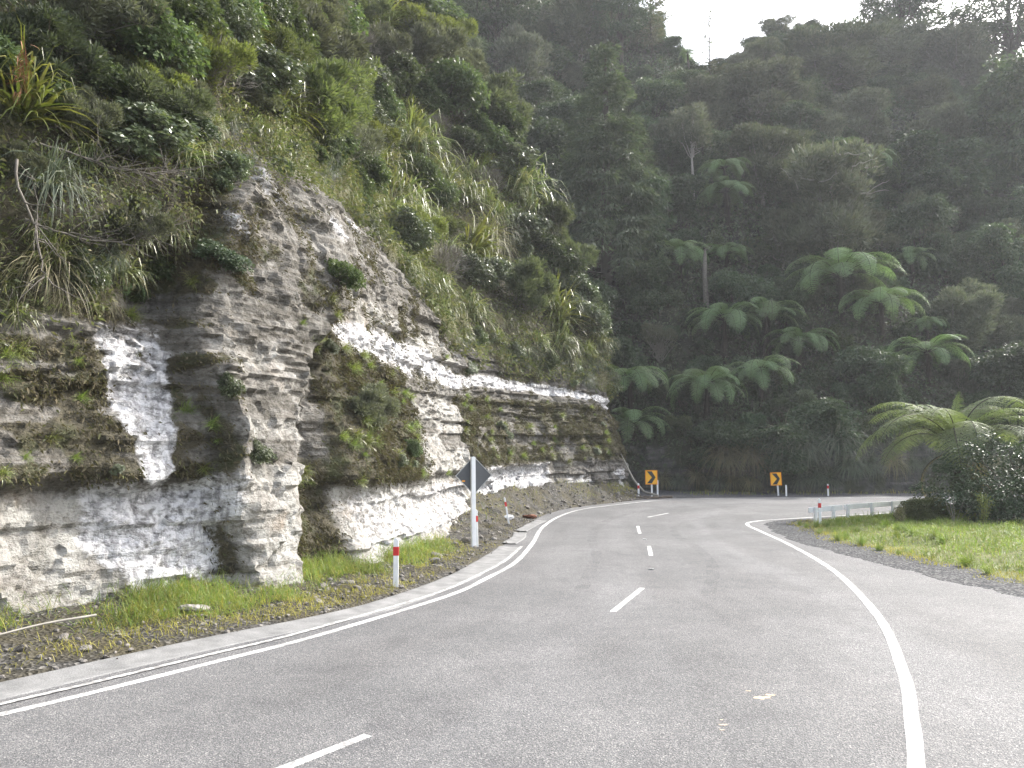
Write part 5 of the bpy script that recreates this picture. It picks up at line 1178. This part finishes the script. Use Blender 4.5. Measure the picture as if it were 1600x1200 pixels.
for i in range(60):
    j = int(rng.integers(60, 330)); kq = int(rng.integers(3, 14)); x, y = BANKXY[j, kq]
    if not (12 < y < 31): continue
    tag(link('grass_tuft', PLM['tuft'][0], None, (x, y, BANKZ[j, kq]), (rng.uniform(-.2, .2), rng.uniform(-.5, .1), rng.uniform(0, 6)), rng.uniform(.22, .42)), 'taller grass tuft standing in the grass inside the bend', 'tussock', 'taller tufts in the grass inside the bend')
def weed(x, y, h, n, label, leafm, seed):
    e = tag(link('tall_weed', None, None, (x, y, gz(y) + .2)), label, 'weed'); t = Geo()
    for i in range(n):
        d = rnd(1)[0] * [.22, .22, 0] + [0, 0, 1]; P = nz(d) * np.linspace(0, h * rng.uniform(.7, 1.05), 7)[:, None] + rnd(7) * .012; tube(t, P, np.linspace(.012, .004, 7), 4)
        if leafm:
            g = Geo(); C = P[2:].repeat(26, 0) + rnd(130) * .06; leaves(g, C, rnd(130) * .5 + [0, 0, .7], .07, .03, 0); g.obj('seed_head', leafm, e)
    t.obj('stems', M_TWIG if leafm is None else M_TWIGB, e)
weed(15.9, 28.2, 1.05, 4, 'upright olive weed with seed heads in front of the dark bush', M_YEL, 1)
weed(15.0, 28.4, 1.25, 7, 'bare dry stalks leaning in front of the dark bush', None, 2)
weed(16.9, 27.6, .6, 3, 'single short dry stalk at the right edge of the grass', None, 4)
weed(13.6, 29.3, .55, 6, 'thin brown seedling stalks left of the weedy bush', M_STRAW, 6)
def bare_branch(s0, z0, o0, s1, z1, o1, r, n, label, seed):
    R = np.random.default_rng(seed)
    def pt(s, z, o): p = cliff_surf(s, z); nx, ny = base_nrm(s); return np.array([p[0] + nx * o, p[1] + ny * o, p[2]])
    A_, B_ = pt(s0, z0, o0), pt(s1, z1, o1); tt = np.linspace(0, 1, 12)[:, None]; L = np.linalg.norm(B_ - A_)
    P = A_ + (B_ - A_) * tt + np.cumsum(R.normal(size=(12, 3)) * .035, 0) - [0, 0, 1] * (.2 * np.sin(np.pi * tt)); t = Geo(); tube(t, P, np.linspace(r, r * .3, 12), 6)
    for i in range(n):
        k = int(R.integers(3, 12)); d = nz(nz(B_ - A_) + R.normal(size=3) * .75 + [0, 0, .2]); m = int(R.integers(5, 8)); q = P[k] + d * np.linspace(0, R.uniform(.3, .9) * L * .4, m)[:, None] + np.cumsum(R.normal(size=(m, 3)) * .025, 0); tube(t, q, np.linspace(r * .4, r * .12, m), 4)
        for j in range(3):
            b = q[int(R.integers(1, m))]; d2 = nz(d + R.normal(size=3) * .7); tube(t, b + d2 * np.linspace(0, R.uniform(.15, .4), 4)[:, None], np.linspace(r * .2, r * .08, 4), 3)
    return tag(t.obj('bare_branch', M_TWIGM, None, True), label, 'branch')
bare_branch(36.7, 6.3, .1, 38.9, 6.6, .75, .02, 34, 'grey bare branch reaching out under the brownish bush above the white wet rock', 3)
bare_branch(36.9, 7.8, .2, 39.5, 8.1, .8, .022, 40, 'long grey branching limb under the large feathery bush at the upper left', 5)
bare_branch(36.45, 7.2, .7, 36.8, 5.2, .8, .026, 14, 'thick pale bent branch hanging down at the left edge of the photo', 8)
g = Geo(); blades(g, np.zeros((90, 3)) + rnd(90) * [.05, .05, .22], rnd(90) * .5 + [0, 0, -.4], .22, .02, .6, 3)
p_ = cliff_surf(36.55, 8.9); nx, ny = base_nrm(36.55)
o = g.obj('seed_plume', plain('rusty_plume', (.30, .15, .08), .8, 5)); o.location = (p_[0] + nx * .9, p_[1] + ny * .9, p_[2]); tag(o, 'rusty brown drooping seed plume at the left edge of the photo', 'plume')
# broken pale trunk and bare branches standing on the hillside
t = Geo(); P = np.array([[0, 0, -1], [.03, 0, 1.5], [-.04, .02, 3.2], [.02, 0, 4.9]]); tube(t, P, [.24, .2, .17, .13], 9)
V, F = stone_geo(3, .1, .08, .35); t.add(V + [.03, 0, 4.95], F)
x, y = 14.5, 61.2; tag(link('dead_trunk', t.mesh('dead_trunk', M_TWIGM, False), None, (x, y, hill_ground(x, y))), 'broken pale dead trunk standing bare above the tree ferns', 'dead trunk')

# ---------------------------------------------------------------- thin valley haze, also standing in for lens glare over the shaded hill
a = N('haze_and_glare'); v = a.n('ShaderNodeVolumePrincipled'); v.inputs['Density'].default_value = HAZE_AND_GLARE; v.inputs['Color'].default_value = (.93, .96, 1, 1); v.inputs['Anisotropy'].default_value = .25
a.t.nodes.remove(a.b); a.l(v.outputs[0], a.out.inputs['Volume'])
bm = bmesh.new(); bmesh.ops.create_cube(bm, size=1); me = bpy.data.meshes.new('haze_and_glare'); bm.to_mesh(me); bm.free(); me.materials.append(a.m)
o = link('haze_and_glare', me, None, (0, 100, 54), None, (830, 1040, 114)); tag(o, kind='stuff')
